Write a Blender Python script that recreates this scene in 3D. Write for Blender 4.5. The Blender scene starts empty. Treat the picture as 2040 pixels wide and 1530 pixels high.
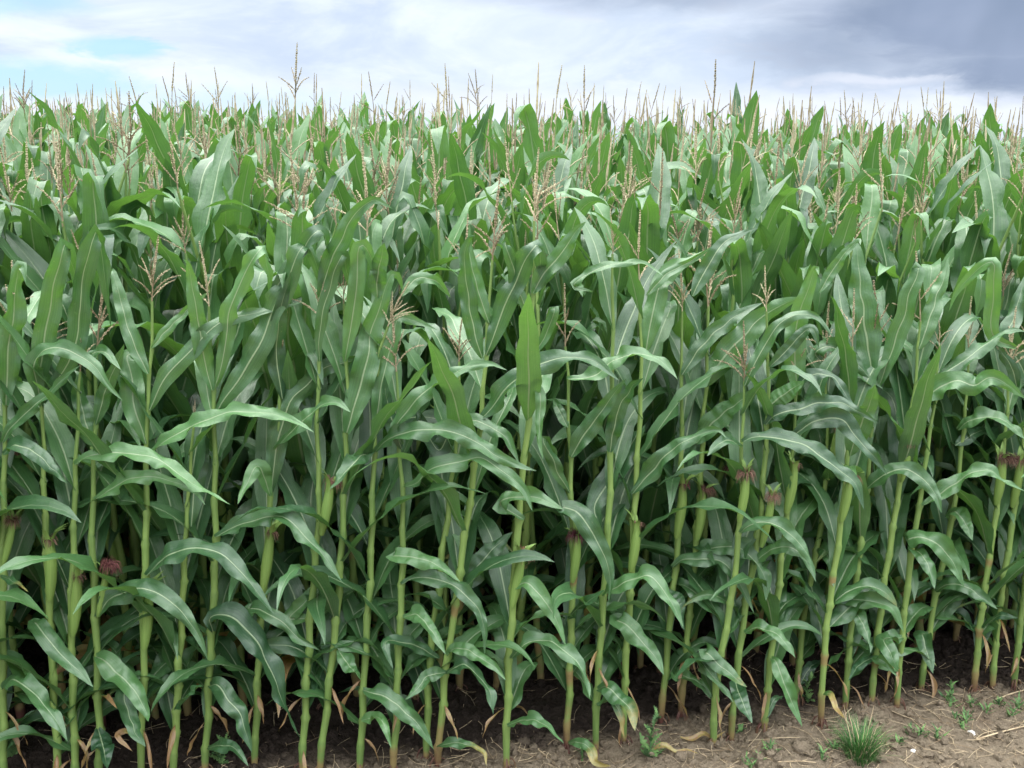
import bpy, math, random
import numpy as np
from mathutils import Vector, noise, Matrix

random.seed(7)
RNG = np.random.default_rng(11)
S = bpy.context.scene
COL = S.collection

# ------------------------------------------------------------------ camera, sky, sun, exposure
CAM = np.array([0.0, 0.0, 2.42])
PITCH, ROLL, FPX = math.radians(-12.3), math.radians(1.2), 2000.0
fwd = np.array([0.0, math.cos(PITCH), math.sin(PITCH)])
r0 = np.array([1.0, 0.0, 0.0]); u0 = np.cross(r0, fwd)
rgt = r0 * math.cos(ROLL) + u0 * math.sin(ROLL)
upv = -r0 * math.sin(ROLL) + u0 * math.cos(ROLL)
cd = bpy.data.cameras.new('camera'); cam = bpy.data.objects.new('camera', cd); COL.objects.link(cam)
cd.sensor_width = 36.0; cd.lens = 36.0 * FPX / 2040.0; cd.clip_start = 0.05; cd.clip_end = 3000
M = Matrix.Identity(4)
for i in range(3):
    M[i][0] = rgt[i]; M[i][1] = upv[i]; M[i][2] = -fwd[i]; M[i][3] = CAM[i]
cam.matrix_world = M
S.camera = cam

SUN_EL, SUN_AZ = math.radians(62), math.radians(-55)      # azimuth measured from +Y towards +X
sd = bpy.data.lights.new('sun', 'SUN'); sun = bpy.data.objects.new('sun', sd); COL.objects.link(sun)
sd.energy = 1.1; sd.angle = math.radians(40); sd.color = (1.0, 0.96, 0.9)
sdir = Vector((math.sin(SUN_AZ) * math.cos(SUN_EL), math.cos(SUN_AZ) * math.cos(SUN_EL), math.sin(SUN_EL)))
sun.rotation_euler = sdir.to_track_quat('Z', 'Y').to_euler(); sun.location = (-6, 8, 14)

S.view_settings.view_transform = 'Standard'; S.view_settings.look = 'None'
S.view_settings.exposure = 1.08; S.view_settings.gamma = 1.0

class NT:
    """small helper for building node trees"""
    def __init__(s, nt): s.nt = nt; nt.nodes.clear()
    def n(s, t, **kw):
        nd = s.nt.nodes.new(t)
        for k, v in kw.items(): setattr(nd, k, v)
        return nd
    def l(s, a, b): s.nt.links.new(a, b)
    def put(s, sock, v):
        if v is None: return
        if hasattr(v, 'is_output'): s.l(v, sock)
        else: sock.default_value = v
    def math(s, op, a, b=None, c=None, clamp=False):
        nd = s.n('ShaderNodeMath', operation=op); nd.use_clamp = clamp
        s.put(nd.inputs[0], a); s.put(nd.inputs[1], b)
        if c is not None: s.put(nd.inputs[2], c)
        return nd.outputs[0]
    def mix(s, f, a, b, bt='MIX'):
        nd = s.n('ShaderNodeMix', data_type='RGBA', blend_type=bt)
        s.put(nd.inputs[0], f)
        for sock, v in ((nd.inputs[6], a), (nd.inputs[7], b)):
            s.put(sock, (*v, 1.0) if isinstance(v, tuple) and len(v) == 3 else v)
        return nd.outputs[2]
    def step(s, v, a, b, lo=0.0, hi=1.0):
        nd = s.n('ShaderNodeMapRange', interpolation_type='SMOOTHSTEP')
        s.put(nd.inputs[0], v); s.put(nd.inputs[1], a); s.put(nd.inputs[2], b)
        nd.inputs[3].default_value = lo; nd.inputs[4].default_value = hi
        return nd.outputs[0]
    def noise(s, vec, scale, detail=4.0, rough=0.55, dist=0.0):
        nd = s.n('ShaderNodeTexNoise'); s.put(nd.inputs['Vector'], vec)
        nd.inputs['Scale'].default_value = scale; nd.inputs['Detail'].default_value = detail
        nd.inputs['Roughness'].default_value = rough; nd.inputs['Distortion'].default_value = dist
        return nd

W = bpy.data.worlds.new('World'); S.world = W; W.use_nodes = True
w = NT(W.node_tree)
tc = w.n('ShaderNodeTexCoord'); sep = w.n('ShaderNodeSeparateXYZ'); w.l(tc.outputs['Generated'], sep.inputs[0])
X, Y, Z = sep.outputs
sky = w.n('ShaderNodeTexSky', sky_type='NISHITA'); sky.sun_disc = False
sky.sun_elevation = SUN_EL; sky.sun_rotation = SUN_AZ; sky.altitude = 200; sky.air_density = 1.0; sky.dust_density = 1.0
U = w.math('ARCTAN2', X, Y)                     # compass bearing, 0 = straight over the field
V = w.math('ARCSINE', Z)                        # elevation
uv = w.n('ShaderNodeCombineXYZ'); w.l(U, uv.inputs[0]); w.l(V, uv.inputs[1])
st = w.n('ShaderNodeMapping'); w.l(uv.outputs[0], st.inputs[0]); st.inputs['Scale'].default_value = (1.0, 3.0, 1.0)
n1 = w.noise(st.outputs[0], 5.0, 6.0, 0.58, 0.6)      # streaky cloud texture
n3 = w.noise(uv.outputs[0], 9.0, 3.0, 0.5, 0.2)
n2 = w.noise(st.outputs[0], 14.0, 5.0, 0.6, 0.3)
wob = w.math('MULTIPLY', w.math('SUBTRACT', n2.outputs[0], 0.5), 0.055)
wob2 = w.math('MULTIPLY', w.math('SUBTRACT', n1.outputs[0], 0.5), 0.05)
Uw = w.math('ADD', U, w.math('MULTIPLY', w.math('ADD', wob, wob2), 2.2))
Vw = w.math('ADD', V, w.math('MULTIPLY', w.math('ADD', wob, wob2), 0.45))
def blob(cu, cv, ru, rv, soft=0.5):
    a = w.math('DIVIDE', w.math('SUBTRACT', Uw, cu), ru); b = w.math('DIVIDE', w.math('SUBTRACT', Vw, cv), rv)
    d = w.math('SQRT', w.math('ADD', w.math('MULTIPLY', a, a), w.math('MULTIPLY', b, b)))
    return w.step(d, 1.0 + soft, 1.0 - soft)
K = 10.0                                          # the Background runs at 0.1
def kc(r, g, b): return (r * K, g * K, b * K)
base = w.mix(w.step(n1.outputs[0], 0.34, 0.66), kc(0.323, 0.380, 0.469), kc(0.445, 0.492, 0.563))
base = w.mix(w.math('MULTIPLY', w.step(n2.outputs[0], 0.52, 0.72), 0.35), base, kc(0.515, 0.534, 0.581))
# low white band behind the crop, brighter to the right
band = w.step(w.math('ABSOLUTE', w.math('SUBTRACT', Vw, 0.050)), 0.032, 0.006)
base = w.mix(w.math('MULTIPLY', band, 0.75), base, kc(0.469, 0.492, 0.548))
# blue gaps on the left
blue = w.mix(0.8, sky.outputs[0], kc(0.182, 0.357, 0.514))
g = w.math('MAXIMUM', blob(-0.362, 0.095, 0.036, 0.0085, 0.45), blob(-0.43, 0.064, 0.10, 0.015, 0.5))
g = w.math('MAXIMUM', g, w.math('MULTIPLY', blob(-0.27, 0.053, 0.12, 0.012, 0.8), 0.55))
g = w.math('MAXIMUM', g, w.math('MULTIPLY', blob(-0.46, 0.126, 0.06, 0.009, 0.7), 0.75))
base = w.mix(w.math('MULTIPLY', g, 0.8), base, blue)
# slate cloud on the right and its paler edge
dk = w.math('MAXIMUM', blob(0.45, 0.135, 0.21, 0.052, 0.5), blob(0.46, 0.090, 0.12, 0.022, 0.6))
dk = w.math('MAXIMUM', dk, w.math('MULTIPLY', blob(0.16, 0.158, 0.16, 0.016, 0.8), 0.65))
dk = w.math('MAXIMUM', dk, w.math('MULTIPLY', blob(0.31, 0.115, 0.10, 0.036, 0.7), 0.75))
dark = w.mix(w.step(n3.outputs[0], 0.32, 0.68), kc(0.125, 0.163, 0.238), kc(0.165, 0.205, 0.290))
base = w.mix(w.math('MULTIPLY', dk, 0.95), base, dark)
wl = w.math('MULTIPLY', blob(0.315, 0.080, 0.055, 0.0045, 0.7), 0.75)
base = w.mix(wl, base, kc(0.415, 0.440, 0.498))
# overhead: thick bright overcast, with some of the clear sky's own gradient
over = w.mix(w.step(n1.outputs[0], 0.3, 0.7), kc(3.7, 3.75, 3.8), kc(4.6, 4.6, 4.55))
over = w.mix(0.2, over, sky.outputs[0])
col = w.mix(w.step(V, 0.18, 1.15), base, over)
bg = w.n('ShaderNodeBackground'); w.l(col, bg.inputs[0]); bg.inputs[1].default_value = 0.1
wo = w.n('ShaderNodeOutputWorld'); w.l(bg.outputs[0], wo.inputs[0])
try:
    W.cycles.sampling_method = 'MANUAL'; W.cycles.sample_map_resolution = 512
except Exception: pass
S.cycles.max_bounces = 8; S.cycles.transmission_bounces = 6; S.cycles.transparent_max_bounces = 8
S.cycles.diffuse_bounces = 4; S.cycles.glossy_bounces = 2

# ------------------------------------------------------------------ picture helpers
def ray(px, py): return fwd + rgt * ((px - 1020.0) / FPX) - upv * ((py - 765.0) / FPX)
def at(px, py, yd):
    d = ray(px, py); return CAM + d * (yd / d[1])
def ground_z(x, y):
    """level at the edge, then a rise to a low crest some ten metres in; the field falls away behind it"""
    y = np.asarray(y, float); t = np.clip(y - 4.6, 0, None); c = np.clip(y - 8.6, 0, None)
    c2 = np.minimum(c, 9.0)
    z = 0.150 * t * t / (t + 0.7) - 0.021 * c2 * c2 - (c > 9) * (c - 9) * 0.378
    return np.maximum(z, -4.0)
def on_ground(px, py):
    d = ray(px, py); k = -CAM[2] / d[2]
    for _ in range(12):
        p = CAM + d * k; k = (float(ground_z(p[0], p[1])) - CAM[2]) / d[2]
    return CAM + d * k

# ------------------------------------------------------------------ mesh helper
class Geo:
    def __init__(s): s.v, s.q, s.t, s.uv, s.a, s.b, s.mq, s.mt, s.nv = [], [], [], [], [], [], [], [], 0
    def add(s, v, q=None, t=None, uv=None, a=0.0, b=0.0, mat=0):
        v = np.asarray(v, float); n = len(v)
        if q is not None and len(q): s.q.append(np.asarray(q, int) + s.nv); s.mq.append(np.full(len(q), mat))
        if t is not None and len(t): s.t.append(np.asarray(t, int) + s.nv); s.mt.append(np.full(len(t), mat))
        s.v.append(v); s.uv.append(np.zeros((n, 2)) if uv is None else np.asarray(uv, float))
        s.a.append(np.broadcast_to(np.asarray(a, float), (n,))); s.b.append(np.broadcast_to(np.asarray(b, float), (n,)))
        s.nv += n
    def cat(s):
        z = lambda L, k: np.concatenate(L) if L else np.zeros((0,) + k)
        return dict(v=z(s.v, (3,)), q=z(s.q, (4,)).astype(int), t=z(s.t, (3,)).astype(int), uv=z(s.uv, (2,)), a=z(s.a, ()), b=z(s.b, ()),
                    mq=z(s.mq, ()).astype(int), mt=z(s.mt, ()).astype(int))
    def mesh(s, name, mats, smooth=True, vis=None):
        d = s.cat(); me = bpy.data.meshes.new(name)
        nq, nt_ = len(d['q']), len(d['t'])
        loops = np.concatenate([d['q'].ravel(), d['t'].ravel()]).astype(np.int32)
        me.vertices.add(len(d['v'])); me.vertices.foreach_set('co', d['v'].ravel().astype(np.float32))
        me.loops.add(len(loops)); me.loops.foreach_set('vertex_index', loops)
        me.polygons.add(nq + nt_)
        st_ = np.concatenate([np.arange(nq) * 4, nq * 4 + np.arange(nt_) * 3]).astype(np.int32)
        me.polygons.foreach_set('loop_start', st_)
        me.polygons.foreach_set('material_index', np.concatenate([d['mq'], d['mt']]).astype(np.int32))
        me.polygons.foreach_set('use_smooth', np.full(nq + nt_, smooth))
        ul = me.uv_layers.new(name='UVMap'); ul.data.foreach_set('uv', d['uv'][loops].ravel().astype(np.float32))
        for nm, k in (('tone', 'a'), ('dry', 'b')):
            at_ = me.attributes.new(nm, 'FLOAT', 'POINT'); at_.data.foreach_set('value', d[k].astype(np.float32))
        me.update(calc_edges=True)
        for m in (mats if isinstance(mats, (list, tuple)) else [mats]): me.materials.append(m)
        return me
def nrm(v): return v / np.maximum(np.linalg.norm(v, axis=-1, keepdims=True), 1e-9)
def spline(P, n):
    """Catmull-Rom through the points P, n samples evenly spaced by length"""
    P = np.asarray(P, float)
    if len(P) == 2: P = np.vstack([P[0], (P[0] + P[1]) / 2, P[1]])
    Q = np.vstack([2 * P[0] - P[1], P, 2 * P[-1] - P[-2]])
    out = []
    for i in range(len(P) - 1):
        a, b, c, d = Q[i:i + 4]; t = np.linspace(0, 1, 24, endpoint=False)[:, None]
        out.append(0.5 * (2 * b + (c - a) * t + (2 * a - 5 * b + 4 * c - d) * t ** 2 + (3 * b - a - 3 * c + d) * t ** 3))
    C = np.vstack(out + [P[-1:]])
    L = np.concatenate([[0], np.cumsum(np.linalg.norm(np.diff(C, axis=0), axis=1))])
    s = np.linspace(0, L[-1], n)
    return np.stack([np.interp(s, L, C[:, k]) for k in range(3)], 1), L[-1]
def grid_faces(n, m, wrap=False):
    i = np.arange(n - 1)[:, None]; j = np.arange(m if wrap else m - 1)[None]
    j2 = (j + 1) % m
    return np.stack([i * m + j, i * m + j2, (i + 1) * m + j2, (i + 1) * m + j], -1).reshape(-1, 4)
def tube(geo, C, R, k=8, a=0.0, b=0.0, mat=0, v=None, cap=False):
    C = np.asarray(C, float); n = len(C); R = np.broadcast_to(np.asarray(R, float), (n,))
    T = nrm(np.gradient(C, axis=0)); ref = np.array([0.13, 1.0, 0.21]); ref = nrm(ref)
    if abs(np.dot(T[n // 2], ref)) > 0.9: ref = np.array([1.0, 0.1, 0.0])
    N = nrm(ref - T * (T @ ref)[:, None]); B = np.cross(T, N)
    an = np.arange(k) * 2 * math.pi / k
    V_ = C[:, None] + R[:, None, None] * (np.cos(an)[None, :, None] * N[:, None] + np.sin(an)[None, :, None] * B[:, None])
    vv = np.linspace(0, 1, n) if v is None else v
    uv_ = np.stack([np.broadcast_to(an / 6.2832, (n, k)), np.broadcast_to(np.asarray(vv)[:, None], (n, k))], -1).reshape(-1, 2)
    rep = lambda z_: np.repeat(np.broadcast_to(np.asarray(z_, float), (n,)), k)
    geo.add(V_.reshape(-1, 3), q=grid_faces(n, k, True), uv=uv_, a=rep(a), b=rep(b), mat=mat)

def leaf_geo(geo, C, L, W_, Nrm, tone=0.5, dry=0.0, m=6, cup=0.28, ruffle=1.0, twist=0.0, seed=0, basew=0.42, mat=0, clasp=True):
    """a maize blade along the midrib C with upper-face normals Nrm"""
    rs = np.random.default_rng(seed); n = len(C); s = np.linspace(0, 1, n)
    T = nrm(np.gradient(C, axis=0)); N = nrm(Nrm - T * np.sum(Nrm * T, 1)[:, None])
    if twist:
        Bn = np.cross(T, N); an = (twist * s ** 1.4)[:, None]; N = N * np.cos(an) + Bn * np.sin(an)
    B = np.cross(T, N)
    sm = np.clip(s / 0.28, 0, 1); sm = sm * sm * (3 - 2 * sm)
    tp = rs.uniform(2.2, 3.8)
    f = (basew + (1 - basew) * sm) * np.clip(1 - s ** tp, 0, 1) ** 0.95
    f = np.maximum(f, 0.015) * W_ * 0.5
    u = np.linspace(-1, 1, m + 1)
    c = (cup + (1.05 * np.exp(-s / 0.06) if clasp else 0.0 * s))[:, None]
    au = np.abs(u)[None]
    off = f[:, None] * (u[None] * np.cos(c * (0.5 + 0.5 * au)))
    lift = f[:, None] * au * np.sin(c) * (1 - 0.25 * au)
    # ruffled margins: each edge has its own waves
    fr = rs.uniform(2.2, 4.4, 2) * L / 0.7; ph = rs.uniform(0, 6.28, 2); amp = 0.0125 * ruffle * min(1.15, max(.25, W_ / .09)) * rs.uniform(0.6, 1.3, 2)
    env = np.sin(np.pi * np.clip(s * 1.06, 0, 1)) ** 0.7
    for k_, sg in enumerate((-1, 1)):
        e = np.clip(sg * u, 0, 1) ** 2
        wv = np.sin(6.283 * fr[k_] * s + ph[k_]) + 0.5 * np.sin(6.283 * fr[k_] * 2.13 * s + ph[k_] * 1.7)
        lift = lift + (amp[k_] * env * wv)[:, None] * e[None]
        off = off * (1 + 0.05 * (env * np.sin(6.283 * fr[k_] * 1.4 * s + ph[k_] + 1))[:, None] * e[None])
    # broad shallow cross puckers
    pk = 0.0022 * ruffle * min(1.15, W_ / .09) * np.sin(6.283 * rs.uniform(5, 9) * s + rs.uniform(0, 6)) * env
    lift = lift + pk[:, None] * (au * (1 - au) * 4)
    V_ = C[:, None] + B[:, None] * off[..., None] + N[:, None] * lift[..., None]
    uv_ = np.stack([np.broadcast_to(u[None] * 0.5 + 0.5, (n, m + 1)), np.broadcast_to(s[:, None], (n, m + 1))], -1).reshape(-1, 2)
    dr = dry * np.clip((s - (0.75 - 0.75 * dry)) / 0.4, 0, 1) if dry > 0 else s * 0
    geo.add(V_.reshape(-1, 3), q=grid_faces(n, m + 1), uv=uv_, a=tone, b=np.repeat(dr, m + 1), mat=mat)

# ------------------------------------------------------------------ materials
def new_mat(name):
    m = bpy.data.materials.new(name); m.use_nodes = True
    return m, NT(m.node_tree)
def finish(t, shader, disp=None):
    o = t.n('ShaderNodeOutputMaterial'); t.l(shader, o.inputs[0])
def attr(t, nm): 
    a = t.n('ShaderNodeAttribute'); a.attribute_name = nm; return a.outputs['Fac']
def principled(t, col, rough, spec=0.5, normal=None):
    p = t.n('ShaderNodeBsdfPrincipled'); t.put(p.inputs['Base Color'], (*col, 1) if isinstance(col, tuple) else col)
    t.put(p.inputs['Roughness'], rough); p.inputs['Specular IOR Level'].default_value = spec
    if normal is not None: t.l(normal, p.inputs['Normal'])
    return p.outputs[0]
def bump(t, h, strength, dist):
    b = t.n('ShaderNodeBump'); t.put(b.inputs['Height'], h); b.inputs['Strength'].default_value = strength; b.inputs['Distance'].default_value = dist
    return b.outputs[0]

def make_leaf_mat():
    m, t = new_mat('corn_leaf')
    tcn = t.n('ShaderNodeTexCoord'); sp = t.n('ShaderNodeSeparateXYZ'); t.l(tcn.outputs['UV'], sp.inputs[0])
    u, v = sp.outputs[0], sp.outputs[1]
    tone, dry = attr(t, 'tone'), attr(t, 'dry')
    oi = t.n('ShaderNodeObjectInfo'); geo = t.n('ShaderNodeNewGeometry')
    cu = t.math('ABSOLUTE', t.math('SUBTRACT', u, 0.5))
    rib_w = t.math('MULTIPLY_ADD', v, -0.034, 0.054)
    rib = t.step(cu, rib_w, t.math('MULTIPLY', rib_w, 0.45))
    ribf = t.math('MULTIPLY', rib, t.step(v, 1.0, 0.6, 0.15, 1.0))
    # parallel veins
    mp = t.n('ShaderNodeMapping'); t.l(tcn.outputs['UV'], mp.inputs[0]); mp.inputs['Scale'].default_value = (46, 1.6, 1)
    vn = t.noise(mp.outputs[0], 1.0, 2.0, 0.6)
    mp2 = t.n('ShaderNodeMapping'); t.l(tcn.outputs['Object'], mp2.inputs[0])
    bl = t.noise(geo.outputs['Position'], 9.0, 3.0, 0.6)
    bl2 = t.noise(geo.outputs['Position'], 60.0, 3.0, 0.6)
    f = t.math('ADD', tone, t.math('MULTIPLY', t.math('SUBTRACT', oi.outputs['Random'], 0.5), 0.30))
    f = t.math('ADD', f, t.math('MULTIPLY', t.math('SUBTRACT', bl.outputs[0], 0.5), 0.55))
    f = t.math('ADD', f, t.math('MULTIPLY', t.math('SUBTRACT', vn.outputs[0], 0.5), 1.3), clamp=True)
    c = t.mix(f, (0.018, 0.066, 0.027), (0.080, 0.195, 0.062))
    c = t.mix(t.math('MULTIPLY', t.step(bl2.outputs[0], 0.6, 0.75), 0.25), c, (0.12, 0.22, 0.10))
    vs = t.n('ShaderNodeTexVoronoi'); t.l(geo.outputs['Position'], vs.inputs['Vector']); vs.inputs['Scale'].default_value = 55
    spot = t.math('MULTIPLY', t.step(vs.outputs['Distance'], 0.16, 0.08), t.step(bl.outputs[0], 0.5, 0.62))
    c = t.mix(t.math('MULTIPLY', spot, 0.55), c, (0.20, 0.21, 0.10))
    c = t.mix(t.math('MULTIPLY', ribf, 0.82), c, (0.30, 0.40, 0.225))
    dd = t.math('ADD', dry, t.math('MULTIPLY', t.math('SUBTRACT', bl2.outputs[0], 0.5), t.math('MULTIPLY', dry, 1.4)), clamp=True)
    c = t.mix(t.step(dd, 0.15, 0.6), c, (0.30, 0.25, 0.075))
    c = t.mix(t.step(dd, 0.62, 0.95), c, (0.27, 0.16, 0.075))
    h = t.math('ADD', t.math('MULTIPLY', vn.outputs[0], 0.6), t.math('MULTIPLY', ribf, -1.2))
    bl3 = t.noise(geo.outputs['Position'], 28.0, 3.0, 0.55)
    h = t.math('ADD', h, t.math('MULTIPLY', bl3.outputs[0], 3.0))
    bn = bump(t, h, 0.5, 0.002)
    rough = t.math('MULTIPLY_ADD', bl.outputs[0], 0.26, 0.30)
    p = principled(t, c, rough, 0.85, bn)
    tr = t.n('ShaderNodeBsdfTranslucent')
    tcx = t.mix(f, (0.075, 0.205, 0.024), (0.165, 0.36, 0.048))
    tcx = t.mix(ribf, tcx, (0.10, 0.16, 0.04)); tcx = t.mix(t.step(dd, 0.15, 0.6), tcx, (0.45, 0.30, 0.05))
    t.l(tcx, tr.inputs[0]); t.l(bn, tr.inputs['Normal'])
    mx = t.n('ShaderNodeMixShader'); mx.inputs[0].default_value = 0.24; t.l(p, mx.inputs[1]); t.l(tr.outputs[0], mx.inputs[2])
    finish(t, mx.outputs[0]); return m
def make_stalk_mat():
    m, t = new_mat('corn_stalk')
    tcn = t.n('ShaderNodeTexCoord'); geo = t.n('ShaderNodeNewGeometry'); oi = t.n('ShaderNodeObjectInfo')
    tone, dry = attr(t, 'tone'), attr(t, 'dry')        # dry = red-brown pigment at the foot and under some nodes
    mp = t.n('ShaderNodeMapping'); t.l(tcn.outputs['UV'], mp.inputs[0]); mp.inputs['Scale'].default_value = (16, 3.0, 1)
    vn = t.noise(mp.outputs[0], 1.0, 3.0, 0.6)
    bl = t.noise(geo.outputs['Position'], 18.0, 3.0, 0.6)
    f = t.math('ADD', tone, t.math('MULTIPLY', t.math('SUBTRACT', vn.outputs[0], 0.5), 0.7))
    f = t.math('ADD', f, t.math('MULTIPLY', t.math('SUBTRACT', oi.outputs['Random'], 0.5), 0.3), clamp=True)
    c = t.mix(f, (0.065, 0.135, 0.036), (0.21, 0.315, 0.085))
    dd = t.math('ADD', dry, t.math('MULTIPLY', t.math('SUBTRACT', bl.outputs[0], 0.5), 0.5), clamp=True)
    c = t.mix(t.math('MULTIPLY', t.step(dd, 0.30, 0.62), 0.8), c, (0.24, 0.155, 0.07))
    c = t.mix(t.step(dd, 0.66, 0.95), c, (0.10, 0.040, 0.030))
    bn = bump(t, vn.outputs[0], 0.3, 0.002)
    finish(t, principled(t, c, 0.48, 0.45, bn)); return m
def make_husk_mat():
    m, t = new_mat('corn_husk')
    tcn = t.n('ShaderNodeTexCoord'); mp = t.n('ShaderNodeMapping'); t.l(tcn.outputs['UV'], mp.inputs[0]); mp.inputs['Scale'].default_value = (26, 1.5, 1)
    vn = t.noise(mp.outputs[0], 1.0, 3.0, 0.6)
    c = t.mix(vn.outputs[0], (0.09, 0.185, 0.038), (0.235, 0.345, 0.09))
    finish(t, principled(t, c, 0.5, 0.4, bump(t, vn.outputs[0], 0.4, 0.002))); return m
def make_simple(name, c1, c2, scale, rough=0.8, spec=0.2):
    m, t = new_mat(name); geo = t.n('ShaderNodeNewGeometry'); oi = t.n('ShaderNodeObjectInfo')
    nz = t.noise(geo.outputs['Position'], scale, 3.0, 0.6)
    f = t.math('ADD', nz.outputs[0], t.math('MULTIPLY', t.math('SUBTRACT', oi.outputs['Random'], 0.5), 0.5))
    f = t.step(t.math('ADD', f, t.math('SUBTRACT', attr(t, 'tone'), 0.5)), 0.2, 0.8)
    finish(t, principled(t, t.mix(f, c1, c2), rough, spec)); return m
LEAF = make_leaf_mat(); STALK = make_stalk_mat(); HUSK = make_husk_mat()
TASSEL = make_simple('corn_tassel', (0.20, 0.158, 0.098), (0.45, 0.40, 0.265), 45, 0.75)
SILK = make_simple('corn_silk', (0.080, 0.036, 0.030), (0.30, 0.18, 0.13), 70, 0.6, 0.3)
SILKS = {4: make_simple('wine_silk', (0.080, 0.022, 0.026), (0.24, 0.095, 0.085), 70, 0.6, 0.3), 14: make_simple('pale_pink_silk', (0.34, 0.16, 0.12), (0.62, 0.40, 0.31), 70, 0.6, 0.3),
         15: make_simple('dark_purple_silk', (0.030, 0.008, 0.014), (0.11, 0.028, 0.04), 70, 0.5, 0.3), 18: make_simple('plum_silk', (0.07, 0.018, 0.03), (0.24, 0.07, 0.09), 70, 0.6, 0.3)}
STRAW = make_simple('dry_straw', (0.20, 0.14, 0.085), (0.50, 0.40, 0.26), 25, 0.85)
GRASS = make_simple('grass_blade', (0.035, 0.11, 0.025), (0.10, 0.25, 0.055), 30, 0.5, 0.4)
WEED = make_simple('weed_leaf', (0.05, 0.12, 0.045), (0.15, 0.27, 0.09), 40, 0.6, 0.3)
STONE = make_simple('pale_stone', (0.55, 0.53, 0.50), (0.78, 0.77, 0.75), 40, 0.8)

ROWDIR = None
def row_geometry():
    global ROW0, ROWDIR, ROWN
    a = on_ground(500, 1530); b = on_ground(1950, 1372)
    d = (b - a)[:2]; d /= np.linalg.norm(d)
    ROW0, ROWDIR, ROWN = a[:2], d, np.array([-d[1], d[0]])
row_geometry()

def make_soil_mat():
    m, t = new_mat('soil'); geo = t.n('ShaderNodeNewGeometry'); P = geo.outputs['Position']
    sp = t.n('ShaderNodeSeparateXYZ'); t.l(P, sp.inputs[0])
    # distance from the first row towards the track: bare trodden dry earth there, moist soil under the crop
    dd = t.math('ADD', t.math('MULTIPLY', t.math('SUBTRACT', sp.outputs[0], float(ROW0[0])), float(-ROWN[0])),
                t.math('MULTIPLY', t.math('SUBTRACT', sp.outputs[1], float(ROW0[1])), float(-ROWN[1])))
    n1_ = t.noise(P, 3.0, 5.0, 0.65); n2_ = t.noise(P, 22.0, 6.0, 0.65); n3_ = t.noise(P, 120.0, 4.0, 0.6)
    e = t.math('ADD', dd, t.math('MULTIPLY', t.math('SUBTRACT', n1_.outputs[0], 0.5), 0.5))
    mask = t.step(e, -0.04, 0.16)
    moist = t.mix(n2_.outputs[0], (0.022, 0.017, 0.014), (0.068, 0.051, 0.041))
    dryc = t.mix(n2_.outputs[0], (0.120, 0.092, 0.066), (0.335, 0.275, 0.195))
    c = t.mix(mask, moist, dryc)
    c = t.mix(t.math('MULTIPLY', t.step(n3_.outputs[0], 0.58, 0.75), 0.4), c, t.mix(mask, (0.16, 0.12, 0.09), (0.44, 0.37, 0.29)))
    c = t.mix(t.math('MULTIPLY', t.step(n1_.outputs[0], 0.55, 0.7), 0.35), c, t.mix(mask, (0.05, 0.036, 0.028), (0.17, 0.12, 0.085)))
    vor = t.n('ShaderNodeTexVoronoi'); t.l(P, vor.inputs['Vector']); vor.inputs['Scale'].default_value = 38
    h = t.math('ADD', t.math('MULTIPLY', n2_.outputs[0], 1.2), t.math('ADD', t.math('MULTIPLY', n3_.outputs[0], 0.5), t.math('MULTIPLY', vor.outputs['Distance'], 0.6)))
    finish(t, principled(t, c, 0.92, 0.15, bump(t, h, 1.0, 0.035))); return m
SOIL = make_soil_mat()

# ------------------------------------------------------------------ object helpers
def link(o, parent=None):
    COL.objects.link(o)
    if parent is not None: o.parent = parent
    return o
def tag(o, label=None, cat=None, group=None, kind=None):
    for k, v in (('label', label), ('category', cat), ('group', group), ('kind', kind)):
        if v: o[k] = v
    return o
def empty(name, loc):
    o = bpy.data.objects.new(name, None); o.location = loc; o.empty_display_size = 0.1
    return link(o)
def part(name, me, parent): return link(bpy.data.objects.new(name, me), parent)

# ------------------------------------------------------------------ the ground: one sheet
def axis(segs):
    out = [segs[0][0]]
    for a, b, h in segs:
        k = max(1, int(round((b - a) / h))); out += list(np.linspace(a, b, k + 1)[1:])
    return np.array(out)
gx = axis([(-900, -60, 120), (-60, -8, 4), (-8, -2.6, 0.12), (-2.6, 3.4, 0.0135), (3.4, 9, 0.12), (9, 60, 4), (60, 900, 120)])
gy = axis([(-700, -20, 120), (-20, 2.0, 1.5), (2.0, 3.3, 0.1), (3.3, 5.9, 0.0135), (5.9, 12, 0.12), (12, 60, 2), (60, 130, 5), (130, 1200, 150)])
GX, GY = np.meshgrid(gx, gy)
GZ = ground_z(GX, GY)
def vnoise(x, y, seed):
    """smooth lattice noise"""
    rs = np.random.default_rng(seed); T = rs.random((256, 256))
    xi, yi = np.floor(x).astype(int), np.floor(y).astype(int); fx, fy = x - xi, y - yi
    fx = fx * fx * (3 - 2 * fx); fy = fy * fy * (3 - 2 * fy)
    g = lambda a, b: T[a % 256, b % 256]
    return (g(xi, yi) * (1 - fx) + g(xi + 1, yi) * fx) * (1 - fy) + (g(xi, yi + 1) * (1 - fx) + g(xi + 1, yi + 1) * fx) * fy - 0.5
def soil_relief(x, y):
    z = 0.05 * vnoise(x * 1.9, y * 1.9, 1) + 0.034 * vnoise(x * 6, y * 6, 2)
    cl = vnoise(x * 15 + 3, y * 15, 3); z = z + 0.034 * np.maximum(cl, -0.1) + 0.020 * np.abs(vnoise(x * 31, y * 31, 4)) + 0.010 * vnoise(x * 60, y * 60, 5)
    dtr = -((x - ROW0[0]) * ROWN[0] + (y - ROW0[1]) * ROWN[1])
    flat = np.clip((dtr - 0.15) / 0.5, 0, 1)
    return z * (1 - 0.25 * flat)
near = (np.abs(GX) < 12) & (GY > 1) & (GY < 14)
GZ = GZ + np.where(near, soil_relief(GX, GY), 0)
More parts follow.
